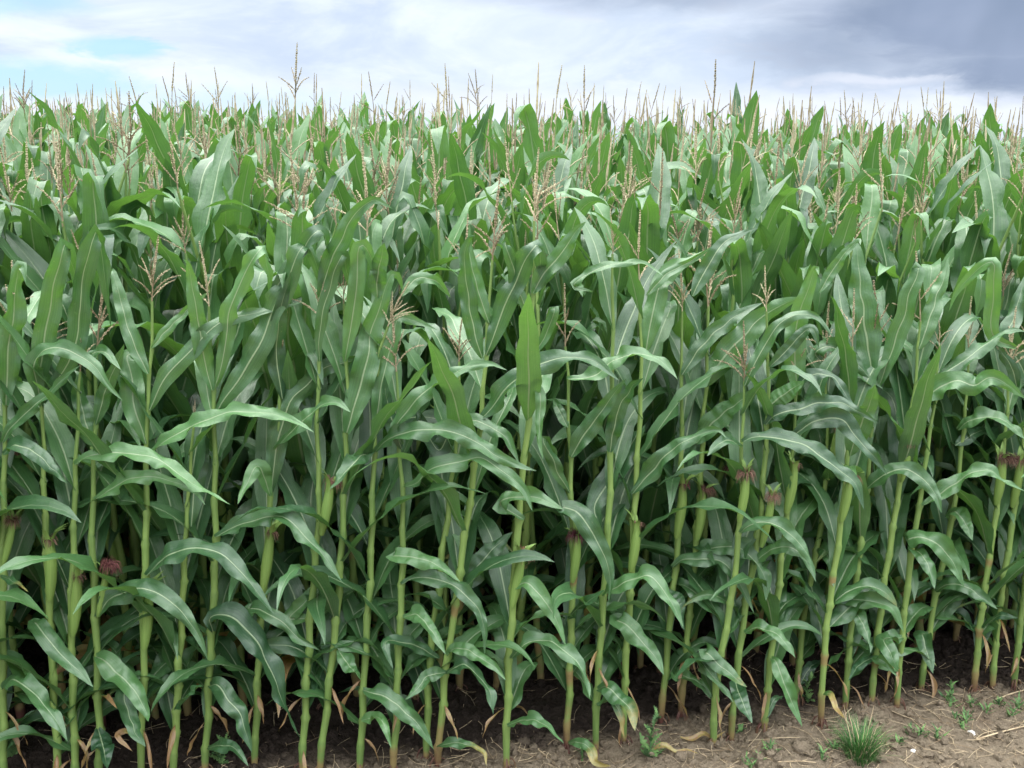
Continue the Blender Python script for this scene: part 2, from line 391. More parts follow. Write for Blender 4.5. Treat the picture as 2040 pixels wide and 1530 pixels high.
g = Geo(); g.add(np.stack([GX, GY, GZ], -1).reshape(-1, 3), q=grid_faces(len(gy), len(gx)))
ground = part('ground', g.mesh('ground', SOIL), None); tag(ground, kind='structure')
def gz(x, y): return float(ground_z(x, y) + soil_relief(np.array(x, float), np.array(y, float)))

# ------------------------------------------------------------------ tassels, ears
def spikelets(geo, C, rad, ln, step, ranks, rs, spread=0.5):
    C_, L = spline(C, 40); n = max(2, int(L / step)); T = nrm(np.gradient(C_, axis=0))
    Vs, Ts, As = [], [], []
    for i in range(n):
        q = (i + 0.5) / n; k = min(39, int(q * 39)); c, t = C_[k], T[k]
        ref = nrm(np.cross(t, [0.3, 0.9, 0.2])); b = np.cross(t, ref)
        for r in range(ranks):
            an = r * 6.283 / ranks + i * 1.1 + rs.uniform(-.4, .4)
            o = ref * math.cos(an) + b * math.sin(an); d = nrm(t + o * spread * rs.uniform(0.6, 1.3)); s = rs.uniform(0.75, 1.2) * (1 - 0.45 * q ** 3)
            l2, r2 = ln * s, rad * s; p = c + o * rad * 0.3; w1 = nrm(np.cross(d, o)); w2 = np.cross(d, w1)
            m = p + d * l2 * 0.45
            Vs += [p, m + w1 * r2, m + w2 * r2, m - w1 * r2, m - w2 * r2, p + d * l2]; As += [rs.uniform(.3, .8)] * 6
            k0 = len(Vs) - 6
            Ts += [(k0, k0 + 2, k0 + 1), (k0, k0 + 3, k0 + 2), (k0, k0 + 4, k0 + 3), (k0, k0 + 1, k0 + 4),
                   (k0 + 5, k0 + 1, k0 + 2), (k0 + 5, k0 + 2, k0 + 3), (k0 + 5, k0 + 3, k0 + 4), (k0 + 5, k0 + 4, k0 + 1)]
    geo.add(np.array(Vs), t=np.array(Ts), a=np.array(As))
def tassel_curves(rs, nb, tall=1.0):
    """unit tassel: 0.30 m tall on +Z"""
    out = [np.array([[0, 0, -0.02], [rs.normal(0, .004), rs.normal(0, .004), 0.12], [rs.normal(0, .012), rs.normal(0, .012), 0.30 * tall]])]
    for i in range(nb):
        z0 = 0.01 + 0.085 * (i / max(1, nb - 1)) + rs.uniform(-.006, .006); an = i * 2.4 + rs.uniform(-.5, .5); ln = rs.uniform(0.12, 0.19) * (1 - 0.25 * i / nb)
        th = rs.uniform(0.35, 0.95); dr = rs.uniform(-0.1, 0.75); p = np.array([0, 0, z0]); pts = [p]
        for k in range(4):
            a_ = th + dr * (k / 3) ** 1.3; p = p + ln / 4 * np.array([math.cos(an) * math.sin(a_), math.sin(an) * math.sin(a_), math.cos(a_)]); pts.append(p)
        out.append(np.array(pts))
    return out
def tassel_mesh(seed, nb):
    rs = np.random.default_rng(seed); g = Geo(); cs = tassel_curves(rs, nb)
    for i, c in enumerate(cs):
        C, L = spline(c, 10); tube(g, C, np.linspace(0.0022 if i else 0.0036, 0.0008, 10), 5, a=0.35)
        if i == 0: spikelets(g, C[4:], 0.0030, 0.0125, 0.0075, 4, rs, 0.42)
        else: spikelets(g, C[1:], 0.0024, 0.0115, 0.0078, 2, rs, 0.45)
    return g.mesh('tassel', TASSEL, smooth=False)
TASSELS = [tassel_mesh(100 + i, [7, 5, 9, 6, 4, 8, 3, 6, 2, 1, 0][i]) for i in range(11)]

def ear_meshes(seed, ln, kind):
    """husk on +Z with its silk at the tip"""
    rs = np.random.default_rng(seed); g = Geo()
    s = np.linspace(0, 1, 14); C = np.stack([0.012 * np.sin(s * 2.2), 0 * s, s * ln], 1)
    R = np.interp(s, [0, .1, .3, .55, .8, .93, 1], [.008, .0135, .0175, .0185, .0155, .010, .006])
    tube(g, C, R, 12, a=0.5)
    tip = C[-1]
    for k in range(4):                                     # husk tips, some flaring out
        an = rs.uniform(0, 6.28); o = np.array([math.cos(an), math.sin(an), 0]); fl = rs.uniform(0.2, 0.9); l2 = rs.uniform(0.02, 0.055)
        pts = np.array([C[9] + o * 0.017, C[12] + o * 0.014, tip + o * (0.010 + fl * 0.02) + np.array([0, 0, l2 * 0.5]), tip + o * (0.012 + fl * 0.06) + np.array([0, 0, l2])])
        cc, L = spline(pts, 8); leaf_geo(g, cc, L, 0.028, np.broadcast_to(-o, cc.shape), m=4, cup=0.5, ruffle=0.3, seed=seed * 7 + k, clasp=False, basew=0.9)
    husk = g.mesh('ear', HUSK)
    g = Geo(); nh = 150 if kind else 60; l0 = 0.056 if kind else 0.036; sa = rs.uniform(0, 6.28); sd_ = np.array([math.cos(sa), math.sin(sa), 0])
    for k in range(nh):
        o = rs.normal(0, 1, 3) * [1, 1, .25]; o /= np.linalg.norm(o); l2 = l0 * rs.uniform(0.45, 1.35)
        d1 = nrm(np.array([0, 0, 1.0]) + .55 * o + .45 * sd_); d2 = nrm(.75 * sd_ + .8 * o + np.array([0, 0, rs.uniform(-.6, .7)])); d3 = nrm(.3 * sd_ + .35 * o + np.array([0, 0, -1.0]))
        p0 = tip + o * [.004, .004, 0] + np.array([0, 0, -0.012]); p1 = p0 + l2 * .3 * d1; p2 = p1 + l2 * .3 * d2; p3 = p2 + l2 * rs.uniform(.2, .55) * d3
        cc, L = spline([p0, p1, p2, p3], 8); tube(g, cc, np.linspace(0.0008, 0.0005, 8), 3, a=rs.uniform(.1, .9))
    return husk, g.mesh('silk', SILK)
EARS = [ear_meshes(31, .21, 1), ear_meshes(32, .24, 1), ear_meshes(33, .19, 0), ear_meshes(34, .22, 0), ear_meshes(35, .20, 1)]
def orient(o, origin, direction, spin, scale=1.0):
    q = Vector(direction).to_track_quat('Z', 'Y') @ Matrix.Rotation(spin, 3, 'Z').to_quaternion()
    o.rotation_mode = 'QUATERNION'; o.rotation_quaternion = q; o.location = origin; o.scale = (scale,) * 3

# ------------------------------------------------------------------ stalks and procedural leaves
def stalk_geo(geo, P, nodes, r0=0.0145, r1=0.0045, k=10, seed=0, red=0.5, mat=0, roots=True, n=None):
    """P: centre line (foot to top); nodes: fractions along it where leaf collars sit"""
    rs = np.random.default_rng(seed); n = n or 70; C, L = spline(P, n); s = np.linspace(0, 1, n)
    zz = np.interp(s, [0] + list(nodes) + [1], [0] + [(.0035 if i_ % 2 else -.0035) * rs.uniform(.3, 1.5) for i_ in range(len(nodes))] + [0])   # slight kink at each joint
    C = C + zz[:, None] * np.array([1.0, .4, 0])
    R = np.interp(s, [0, .06, .45, .6, .8, 1], [r0 * .95, r0, r0 * .93, r0 * .80, r0 * .5, r1])
    tone = np.full(n, 0.55); dry = np.interp(s, [0, .035, .075, .14, .3, 1], [1.0, .7 * red + .1, .55 * red, .25 * red, 0.0, 0])
    for q in nodes:
        d = s - q
        R = R * (1 + 0.32 * np.exp(-(d / 0.005) ** 2)) * (1 + np.where((d < 0) & (d > -0.06), 0.17 * (1 + d / 0.06), 0))
        tone = tone + np.where((d > 0) & (d < 0.05), 0.3 * (1 - d / 0.05), 0) - 0.42 * np.exp(-((d - .004) / 0.004) ** 2)
        if rs.random() < 0.25: dry = dry + 0.6 * red * np.exp(-((d + 0.012) / 0.02) ** 2) * (s < 0.45)
    tone = tone + np.interp(s, [0, .15, .5, 1], [-.1, .12, .1, -.12])
    tube(geo, C, R, k, a=tone, b=dry, mat=mat, v=s * L * 4)
    if roots:
        for i in range(rs.integers(4, 8)):
            an = rs.uniform(0, 6.28); o = np.array([math.cos(an), math.sin(an), 0]); p = C[0] + np.array([0, 0, rs.uniform(.02, .06)])
            cc, _ = spline([p + o * r0 * .7, p + o * (r0 + .018) - np.array([0, 0, .02]), p + o * (r0 + .03) - np.array([0, 0, .09])], 6)
            tube(geo, cc, 0.0028, 5, a=0.3, b=0.9, mat=mat)
    return C, L
def proc_leaf(geo, base, az, th0, th1, ln, wd, p=1.8, n=18, m=6, seed=0, side=0.0, fold=None, **kw):
    s = np.linspace(0, 1, n); th = th0 + (th1 - th0) * s ** p
    if fold is not None:                      # stiff blade whose top has buckled over
        q = np.clip((s - fold) / 0.11, 0, 1); th = th0 + 0.2 * s + (th1 - th0) * q * q * (3 - 2 * q)
    azv = az + side * s ** 1.5
    d = np.stack([np.sin(azv) * np.sin(th), np.cos(azv) * np.sin(th), np.cos(th)], 1)
    C = base + np.vstack([np.zeros(3), np.cumsum((d[1:] + d[:-1]) / 2, axis=0) * ln / (n - 1)])
    rw = np.random.default_rng(seed + 5); ew = np.sin(np.pi * s * .9)[:, None]
    for fq in (1.2, 2.6): C = C + ew * s[:, None] * rw.normal(0, .011 * ln / fq ** .5, 3) * np.sin(6.283 * fq * s + rw.uniform(0, 6.28))[:, None]
    N = np.stack([-np.sin(azv) * np.cos(th), -np.cos(azv) * np.cos(th), np.sin(th)], 1)
    leaf_geo(geo, C, ln, wd, N, m=m, seed=seed, **kw)
def leaf_plan(rs, H, az0):
    """heights, bearings and shapes of one plant's leaves, lowest first"""
    out = []; hs = np.concatenate([[.10], .10 + np.cumsum(rs.uniform(.115, .155, 14))]); hs = hs[hs < H - 0.12]; k = len(hs)
    for i, h in enumerate(hs):
        q = i / (k - 1); az = az0 + (i % 2) * math.pi + rs.normal(0, .38)
        ln = np.interp(q, [0, .2, .45, .7, 1], [.48, .66, .78, .72, .46]) * rs.uniform(.88, 1.12)
        wd = np.interp(q, [0, .2, .5, .8, 1], [.062, .10, .125, .125, .095]) * rs.uniform(.9, 1.12)
        th0 = np.interp(q, [0, .3, .6, 1], [.75, .62, .42, .26]) * rs.uniform(.75, 1.25)
        if rs.random() < np.interp(q, [0, .3, .5, 1], [.0, .2, .4, .5]): th1, p = rs.uniform(.45, 1.0), 1.4        # erect blade
        else: th1, p = np.interp(q, [0, .3, 1], [2.4, 2.5, 2.3]) * rs.uniform(.85, 1.12), rs.uniform(1.3, 3.2)
        fold = rs.uniform(.5, .85) if q > .4 and rs.random() < .6 else None
        if fold: th1, th0 = rs.uniform(2.3, 3.0), th0 * .75
        dry = rs.uniform(.5, 1.0) if (q < .14 and rs.random() < .35) else (rs.uniform(.1, .35) if q < .3 and rs.random() < .4 else (rs.uniform(.06, .16) if rs.random() < .3 else 0.0))
        out.append(dict(h=h, az=az, th0=th0, th1=th1, fold=fold, ln=ln, wd=wd, p=p, side=rs.normal(0, .35), twist=rs.normal(0, .5), dry=dry,
                        tone=float(np.clip(rs.normal(.45 + .1 * q, .17), 0, 1)), q=q))
    return out
class Proto: pass
def make_proto(seed, detail):
    rs = np.random.default_rng(seed); pr = Proto(); H = rs.uniform(1.78, 1.98); az0 = rs.uniform(0, math.pi)
    plan = leaf_plan(rs, H, az0); top = H
    P = [(0, 0, -0.03), (rs.normal(0, .012), rs.normal(0, .012), H * .4), (rs.normal(0, .03), rs.normal(0, .03), H * .75), (rs.normal(0, .05), rs.normal(0, .05), top)]
    n, m, k = ((18, 6, 8), (12, 4, 6))[detail]
    g = Geo(); C, L = stalk_geo(g, P, [(l['h'] + .03) / (top + .03) for l in plan], k=k, seed=seed, red=rs.uniform(.4, 1), roots=detail == 0, n=(60, 36)[detail])
    pr.stalk = g.mesh('stalk', STALK); pr.leaves = []
    cz = lambda h: np.array([np.interp(h, C[:, 2], C[:, 0]), np.interp(h, C[:, 2], C[:, 1]), h])
    for i, l in enumerate(plan):
        g = Geo(); o = np.array([math.sin(l['az']), math.cos(l['az']), 0]) * .011
        proc_leaf(g, cz(l['h']) + o, l['az'], l['th0'], l['th1'], l['ln'], l['wd'], l['p'], n, m, seed * 31 + i, l['side'], fold=l['fold'], tone=l['tone'], dry=l['dry'], twist=l['twist'])
        pr.leaves.append(g.mesh('leaf', LEAF))
    pr.top = tuple(C[-1]); pr.tas = rs.integers(0, 9); pr.tdir = (rs.normal(0, .08), rs.normal(0, .08), 1); pr.tspin = rs.uniform(0, 6)
    eh = rs.uniform(.72, .95); ea = az0 + rs.choice([0, math.pi]) + rs.normal(0, .4); pr.ear = rs.integers(0, 5)
    pr.epos = tuple(cz(eh) + np.array([math.sin(ea), math.cos(ea), 0]) * .02); pr.edir = (math.sin(ea) * .2, math.cos(ea) * .2, 1); pr.H = H
    return pr
def place_proto(pr, loc, rz, sc, lean, label, group, ear=True):
    root = empty('corn_plant', loc); root.rotation_euler = (lean[0], lean[1], rz); root.scale = (sc[0], sc[0], sc[1])
    tag(root, label, 'corn plant', group); part('stalk', pr.stalk, root)
    for me in pr.leaves: part('leaf', me, root)
    t = part('tassel', TASSELS[(pr.tas + random.randrange(3)) % 9], root); orient(t, pr.top, pr.tdir, pr.tspin, random.uniform(.62, 1.0))
    if ear:
        e = part('ear', EARS[pr.ear][0], root); orient(e, pr.epos, pr.edir, 0.0); part('silk', EARS[pr.ear][1], e)
    return root

# ------------------------------------------------------------------ the front row, plant by plant
# stalk: centre line from the foot up, read off the photograph and stood on the soil at its own distance
TILE = {'1': (0, 0, 700), '2': (680, 0, 700), '3': (1340, 0, 700), '4': (0, 500, 700), '5': (680, 500, 700), '6': (1340, 500, 700),
        '7': (0, 1010, 700), '8': (680, 1010, 700), '9': (1340, 1010, 700),
        'A': (0, 200, 520), 'B': (500, 200, 520), 'C': (1000, 200, 520), 'D': (1500, 200, 520)}
def px(tile, pts):
    x0, y0, w_ = TILE[tile]; k = w_ / 2040.0
    return [(x0 + a * k, y0 + b * k) for a, b in pts], k
FRONT = {
 1: dict(s=[(8,1577),(4,1300),(8,1000),(12,820),(20,650)], t=(26,520)),
 2: dict(s=[(118,1568),(110,1430),(92,1080),(85,860),(88,700)], t=(92,585)),
 3: dict(s=[(151,1566),(142,1267),(147,1100),(152,900),(160,740)], t=(170,620)),
 4: dict(s=[(199,1560),(195,1330),(185,1096),(188,900),(192,780),(194,690)], t=(208,540)),
 5: dict(s=[(281,1552),(286,1295),(291,1030),(293,860),(300,690),(303,600)], t=(315,470)),
 6: dict(s=[(345,1546),(370,1079),(376,960),(386,850)], t=(387,795)),
 7: dict(s=[(408,1539),(425,1181),(429,1017),(425,780),(416,610)], t=(402,480)),
 8: dict(s=[(507,1530),(515,1319),(528,1150),(540,980),(555,850),(562,700)], t=(566,590)),
 9: dict(s=[(602,1536),(617,1250),(635,1027),(632,850),(640,640)], t=(645,510)),
 10: dict(s=[(637,1535),(672,1216),(683,1027),(690,870),(692,740),(685,605)], t=(684,520)),
 11: dict(s=[(716,1533),(731,1250),(742,1027),(747,857),(755,720),(773,650)], t=(810,558)),
 12: dict(s=[(783,1532),(793,1319),(802,1147),(803,1020),(795,900),(790,740)], t=(786,600)),
 13: dict(s=[(872,1527),(886,1353),(906,1216),(917,1123),(934,1020),(950,900),(962,780),(972,640),(981,518)], t=(996,353)),
 14: dict(s=[(1009,1533),(1014,1319),(1023,1181),(1033,1027),(1047,900),(1056,780),(1062,600),(1064,440)], t=(1068,294)),
 15: dict(s=[(1129,1486),(1136,1319),(1143,1113),(1138,1000),(1134,860),(1130,740),(1126,690)], t=(1122,565)),
 16: dict(s=[(1187,1490),(1191,1353),(1201,1216),(1211,1079),(1216,900),(1220,700),(1220,506)], t=(1220,422)),
 17: dict(s=[(1243,1476),(1246,1336),(1256,1181),(1263,1027),(1274,850),(1277,730),(1274,560)], t=(1268,420)),
 18: dict(s=[(1316,1446),(1332,1267),(1352,1061),(1358,900),(1358,780),(1359,620)], t=(1356,497)),
 19: dict(s=[(1355,1438),(1371,1250),(1391,1027),(1400,850),(1407,770),(1412,610)], t=(1414,430)),
 20: dict(s=[(1422,1482),(1426,1370),(1453,1216),(1474,1044),(1478,900),(1483,760)], t=(1486,640)),
 21: dict(s=[(1457,1468),(1467,1353),(1487,1199),(1515,1027),(1528,840),(1532,735),(1527,620)], t=(1523,530)),
 22: dict(s=[(1522,1458),(1536,1302),(1553,1147),(1568,1020),(1580,900),(1588,760)], t=(1590,640)),
 23: dict(s=[(1585,1400),(1601,1233),(1632,1068),(1648,900),(1645,740)], t=(1643,600)),
 24: dict(s=[(1635,1448),(1645,1267),(1676,1037),(1690,900),(1693,790),(1698,690)], t=(1704,575)),
 25: dict(s=[(1683,1420),(1697,1233),(1721,1027),(1736,850),(1738,700)], t=(1750,560)),
 26: dict(s=[(1735,1417),(1752,1233),(1783,1027),(1810,850),(1824,760),(1834,640)], t=(1838,500)),
 27: dict(s=[(1786,1416),(1800,1233),(1827,1030),(1850,880),(1866,760),(1870,700)], t=(1872,627)),
 28: dict(s=[(1834,1384),(1855,1233),(1882,1106),(1905,980),(1922,830),(1930,700)], t=(1934,590)),
 29: dict(s=[(1939,1388),(1954,1233),(1985,1017),(2002,880),(2012,740)], t=(2018,610)),
 30: dict(s=[(1976,1380),(1988,1233),(2019,1027),(2040,860),(2052,720)], t=(2058,600)),
 31: dict(s=[(2019,1376),(2038,1200),(2062,1000),(2078,780)], t=(2084,620)),
 32: dict(s=[(849,1515),(855,1336),(872,1181),(895,1000),(911,850),(915,720)], t=(918,600)),
}
EARPX = {1: ((6,1125),(20,1050)), 2: ((99,1196),(91,1080)), 3: ((145,1266),(148,1145)), 4: ((196,1228),(207,1150)), 5: ((288,1293),(293,1110)),
 8: ((523,1178),(536,1050)), 9: ((640,1066),(656,962)), 14: ((1020,1210),(1044,1068)), 15: ((1140,1160),(1144,1068)), 17: ((1256,1139),(1263,1035)),
 18: ((1347,1072),(1356,962)), 19: ((1388,1077),(1404,905)), 20: ((1472,1040),(1481,945)), 21: ((1517,1090),(1534,1005)), 22: ((1566,1022),(1579,905)),
 23: ((1650,955),(1664,862)), 24: ((1676,1040),(1690,950)), 26: ((1796,960),(1808,893)), 29: ((1984,1005),(1992,905)), 30: ((2016,1010),(2026,920))}
# leaves: plant, tile, midrib from the collar to the tip, width, kind (A arching to the front, U upright, B leaning back), extras
LV = [
 (1,'4',[(35,895),(45,600),(80,350),(108,110),(135,95),(150,190)],140,'U'), (1,'4',[(15,1110),(60,1030),(170,930),(290,810),(470,660)],85,'U'),
 (1,'4',[(20,1180),(100,1125),(230,1190),(330,1290),(392,1348)],100,'A'),
 (2,'4',[(240,900),(225,700),(270,450),(310,200),(372,-10)],140,'U'), (2,'4',[(255,880),(430,560),(450,350),(500,100),(540,-60)],120,'U'),
 (2,'4',[(238,890),(205,740),(215,630),(340,555),(480,620),(600,750),(712,868)],105,'A'),
 (4,'4',[(555,700),(535,600),(600,585),(650,630),(702,690)],70,'A'), (4,'4',[(555,1010),(600,850),(660,700),(722,540)],90,'U'),
 (4,'4',[(552,1140),(500,1000),(460,850),(460,725),(430,690)],130,'U'), (4,'4',[(548,1445),(620,1400),(720,1335),(850,1308),(1000,1340),(1130,1395),(1192,1475)],95,'A'),
 (5,'4',[(860,715),(790,560),(730,420),(695,270),(660,120),(640,140)],95,'U'), (5,'4',[(880,565),(960,470),(1080,350),(1222,228)],62,'U'),
 (5,'4',[(868,925),(950,760),(1070,610),(1200,480),(1350,390),(1560,340),(1762,296)],115,'U'), (5,'4',[(848,1120),(800,950),(760,780),(738,625)],135,'U'),
 (3,'4',[(437,1240),(520,1190),(720,1168),(900,1215),(1050,1300),(1200,1395),(1335,1472)],115,'A'),
 (6,'4',[(1110,1600),(1125,1420),(1150,1250),(1165,1080)],130,'U'),
 (7,'4',[(1245,800),(1290,650),(1320,480),(1335,330),(1420,130),(1500,0)],105,'U'), (7,'4',[(1232,810),(1180,600),(1140,350),(1100,100),(1065,50)],115,'U'),
 (7,'4',[(1238,985),(1190,750),(1155,600)],100,'U'), (7,'4',[(1245,960),(1300,860),(1400,720),(1500,560),(1570,390),(1660,200),(1745,0)],150,'U'),
 (5,'4',[(868,1190),(960,1100),(1150,1005),(1350,938),(1560,940),(1720,990),(1822,1052)],115,'A'),
 (8,'4',[(1575,1405),(1605,1150),(1645,960),(1720,830),(1850,710),(2000,645),(2120,640),(2294,725)],135,'U'),
 (8,'4',[(1600,1150),(1660,1080),(1750,990),(1870,900),(1960,882),(2035,935)],105,'A'), (8,'4',[(1570,1420),(1500,1250),(1420,1380),(1380,1470)],90,'A'),
 (8,'4',[(1640,860),(1610,650),(1608,450),(1640,300),(1690,120)],115,'U'), (9,'4',[(1855,640),(1858,450),(1900,250),(1962,50)],75,'U'),
 (10,'5',[(32,1055),(90,850),(140,650),(200,400),(278,160),(330,150),(360,240)],165,'U'), (10,'5',[(20,640),(60,400),(90,200),(100,0)],110,'U'),
 (11,'5',[(195,1045),(230,800),(262,650),(300,500),(335,390),(420,405),(560,460)],105,'U'),
 (11,'5',[(195,1170),(260,1100),(350,1060),(450,1040),(600,1052),(800,1120),(900,1180),(1050,1250),(1132,1276)],115,'A'),
 (11,'5',[(185,1165),(100,1200),(20,1290),(-65,1385)],100,'A'), (12,'5',[(350,1120),(320,1020),(450,850),(580,760),(700,680),(850,655),(962,692)],115,'A'),
 (12,'5',[(350,1150),(300,1000),(262,850),(250,720)],95,'U'),
 (13,'5',[(858,420),(800,250),(760,100),(742,0),(745,-160)],95,'U'), (13,'5',[(820,625),(765,450),(732,250),(720,50),(740,-70),(775,-90)],120,'U'),
 (13,'5',[(840,605),(920,400),(980,250),(1050,100),(1112,-10)],130,'U'), (13,'5',[(800,990),(900,880),(985,765),(1100,680),(1250,628),(1400,620),(1500,660),(1612,752)],135,'A'),
 (32,'5',[(655,1020),(700,995),(780,985),(880,1030),(960,1090),(1032,1232)],95,'A'), (12,'5',[(370,1370),(440,1345),(530,1260),(700,1225),(820,1200),(930,1270),(1060,1390),(1110,1510)],110,'A'),
 (32,'5',[(660,990),(560,1150),(480,1010),(420,890)],110,'B'),
 (14,'5',[(1112,245),(1180,130),(1270,20),(1360,-110),(1420,-170)],115,'U'), (14,'5',[(1090,405),(1040,250),(1000,100),(955,-20)],85,'U'),
 (14,'5',[(1100,625),(1190,480),(1232,365)],65,'U'), (14,'5',[(1090,770),(1130,775),(1155,850),(1150,1000),(1150,1100),(1172,1212)],62,'A'),
 (14,'5',[(1060,1560),(920,1470),(1000,1432),(1110,1420),(1220,1470),(1290,1500)],110,'A'),
 (15,'5',[(1310,745),(1450,728),(1560,650),(1700,600),(1820,620),(1900,680),(1952,745)],110,'A'), (15,'5',[(1335,1195),(1400,1080),(1500,950),(1580,830),(1655,740)],125,'U'),
 (15,'5',[(1315,1025),(1262,920),(1228,855)],70,'U'), (15,'5',[(1328,1405),(1260,1290),(1185,1125)],80,'U'),
 (16,'5',[(1500,1600),(1470,1480),(1560,1335),(1640,1200),(1712,1078)],150,'B'), (17,'5',[(1690,1410),(1800,1275),(1920,1160),(2050,1080),(2180,1040),(2235,1085)],110,'A'),
 (16,'5',[(1560,1165),(1600,950),(1680,800),(1752,738)],105,'U'), (17,'5',[(1768,585),(1800,380),(1850,200),(1920,105),(2040,40),(2140,-10)],130,'U'),
 (19,'6',[(140,1115),(250,980),(380,880),(505,802)],135,'U'), (19,'6',[(190,780),(280,640),(400,500),(520,390),(640,310),(752,268)],150,'U'),
 (18,'6',[(55,720),(190,520),(300,430),(400,360),(522,300)],100,'U'), (20,'6',[(418,785),(480,640),(560,510),(630,420),(740,365),(850,400),(932,502)],85,'U'),
 (21,'6',[(562,675),(650,590),(750,480),(815,455),(850,565)],85,'U'), (21,'6',[(545,915),(650,830),(765,755)],120,'U'),
 (20,'6',[(405,1110),(480,1080),(600,1085),(750,1125),(860,1190),(960,1270),(1060,1350),(1112,1500)],115,'A'), (20,'6',[(400,1140),(330,1100),(270,1120),(200,1190)],85,'A'),
 (21,'6',[(540,1010),(600,950),(700,925),(880,880),(1000,890),(1080,930),(1195,998)],105,'A'), (22,'6',[(690,1080),(790,1005),(900,970),(1000,1000),(1070,1090),(1160,1180),(1245,1295)],120,'A'),
 (22,'6',[(710,820),(770,740),(850,715),(940,740),(1000,830),(1065,915)],80,'A'), (23,'6',[(880,660),(830,600),(880,560),(960,570),(1040,620),(1130,720),(1222,802)],95,'A'),
 (22,'6',[(725,835),(710,600),(730,400),(790,200),(832,95),(850,140)],130,'U'), (24,'6',[(1030,1190),(1080,1030),(1150,880),(1175,775)],135,'U'),
 (25,'6',[(1156,705),(1120,450),(1090,200),(1070,0),(1050,-80)],170,'U'), (26,'6',[(1430,570),(1490,400),(1560,200),(1605,30)],110,'U'),
 (25,'6',[(1200,780),(1230,700),(1280,550),(1350,350),(1422,120)],110,'U'), (26,'6',[(1405,905),(1550,790),(1650,750),(1750,772),(1850,738),(1960,790),(2045,855)],115,'A'),
 (26,'6',[(1385,960),(1500,770),(1620,680),(1750,590),(1880,500),(1980,460),(2065,470)],120,'U'), (25,'6',[(1120,1385),(1200,1320),(1330,1268),(1440,1310),(1520,1400),(1562,1520)],105,'A'),
 (28,'6',[(1660,1040),(1720,985),(1850,965),(1950,1000),(2045,1095)],105,'A'), (27,'6',[(1450,1480),(1560,1410),(1700,1310),(1830,1268),(1930,1340),(2045,1395)],105,'A'),
 (28,'6',[(1640,1130),(1750,1060),(1855,1025)],75,'U'), (29,'6',[(2000,790),(1960,660),(1880,545)],75,'U'), (29,'6',[(1990,560),(1860,490),(1855,300),(1870,90)],90,'U'),
 (30,'6',[(2060,760),(1960,500),(1990,350),(2050,130)],115,'U'),
 # lower storey
 (2,'7',[(265,690),(200,670),(230,700),(320,810),(420,920),(542,1045)],105,'A'), (1,'7',[(15,1060),(60,1005),(120,1020),(220,1110),(310,1220),(392,1362)],115,'A'),
 (4,'7',[(558,870),(600,890),(700,980),(790,1080),(850,1200),(862,1245)],125,'A'), (4,'7',[(566,640),(630,545),(720,500),(830,468),(950,510),(1060,620),(1150,740),(1205,885)],130,'A'),
 (5,'7',[(852,400),(930,320),(1000,270),(1130,238),(1270,270),(1400,380),(1500,500),(1592,625)],130,'A'), (7,'7',[(1250,175),(1400,100),(1560,58),(1660,60),(1760,160),(1880,290),(1985,435)],115,'A'),
 (7,'7',[(1235,720),(1220,650),(1300,628),(1380,660),(1480,760),(1560,920),(1630,1100),(1690,1260),(1752,1352)],155,'A'), (8,'7',[(1520,560),(1440,590),(1520,600),(1610,640),(1720,750),(1855,832)],90,'A'),
 (7,'7',[(1222,1040),(1260,1035),(1320,1110),(1400,1220),(1462,1425)],115,'A'), (4,'7',[(570,1290),(600,1400),(622,1520)],110,'A'),
 (5,'7',[(815,990),(720,1080),(750,1200),(780,1300),(845,1392)],95,'A'), (9,'7',[(1830,640),(1680,650),(1760,560),(1880,450),(2005,385)],100,'B'),
 (6,'7',[(1015,1180),(1060,1130),(1130,1060),(1180,1040)],70,'A'), (7,'7',[(1210,1400),(1270,1385),(1360,1400),(1442,1505)],75,'A'),
 (1,'7',[(2,400),(50,415),(90,440),(165,492)],45,'A',dict(dry=.45)), (5,'7',[(800,1330),(740,1300),(680,1330),(770,1420)],36,'A',dict(dry=.95)),
 (4,'7',[(590,1090),(630,1110),(680,1170)],30,'A',dict(dry=.95)),
 (12,'8',[(350,310),(300,285),(400,290),(520,320),(620,380),(690,435)],110,'A'), (12,'8',[(350,450),(420,415),(520,410),(640,450),(740,520),(800,610),(830,720),(832,855)],105,'A'),
 (32,'8',[(565,880),(430,805),(300,775),(255,800),(300,940)],80,'A'), (12,'8',[(360,640),(430,625),(480,660),(540,740),(605,855)],90,'A'),
 (13,'8',[(612,860),(660,825),(740,830),(820,880),(890,930),(955,1005)],80,'A'), (13,'8',[(605,970),(650,935),(720,920),(800,990),(860,1070),(882,1205)],90,'A'),
 (13,'8',[(605,960),(500,985),(440,1055),(370,1120)],80,'A'), (11,'8',[(128,1065),(180,1080),(270,1110),(370,1190),(460,1280),(535,1405)],110,'A'),
 (13,'8',[(560,1395),(600,1378),(680,1370),(760,1390),(830,1430),(842,1505)],60,'A',dict(dry=.5)), (14,'8',[(965,1270),(1040,1240),(1130,1240),(1210,1290),(1292,1372)],72,'A'),
 (14,'8',[(1000,470),(1070,440),(1130,490),(1200,570),(1260,680),(1302,805)],100,'A'), (14,'8',[(985,880),(1080,790),(1200,780),(1290,830),(1380,900),(1430,1040),(1442,1110)],92,'A'),
 (15,'8',[(1335,60),(1280,5),(1360,30),(1450,130),(1530,280),(1560,430),(1552,555)],130,'A'), (32,'8',[(700,490),(740,430),(800,330),(900,230),(995,145)],145,'B'),
 (16,'8',[(1520,520),(1560,485),(1650,440),(1780,398),(1860,470),(1930,580),(1985,695)],105,'A'), (17,'8',[(1670,680),(1600,655),(1660,690),(1750,790),(1830,880),(1872,975)],110,'A'),
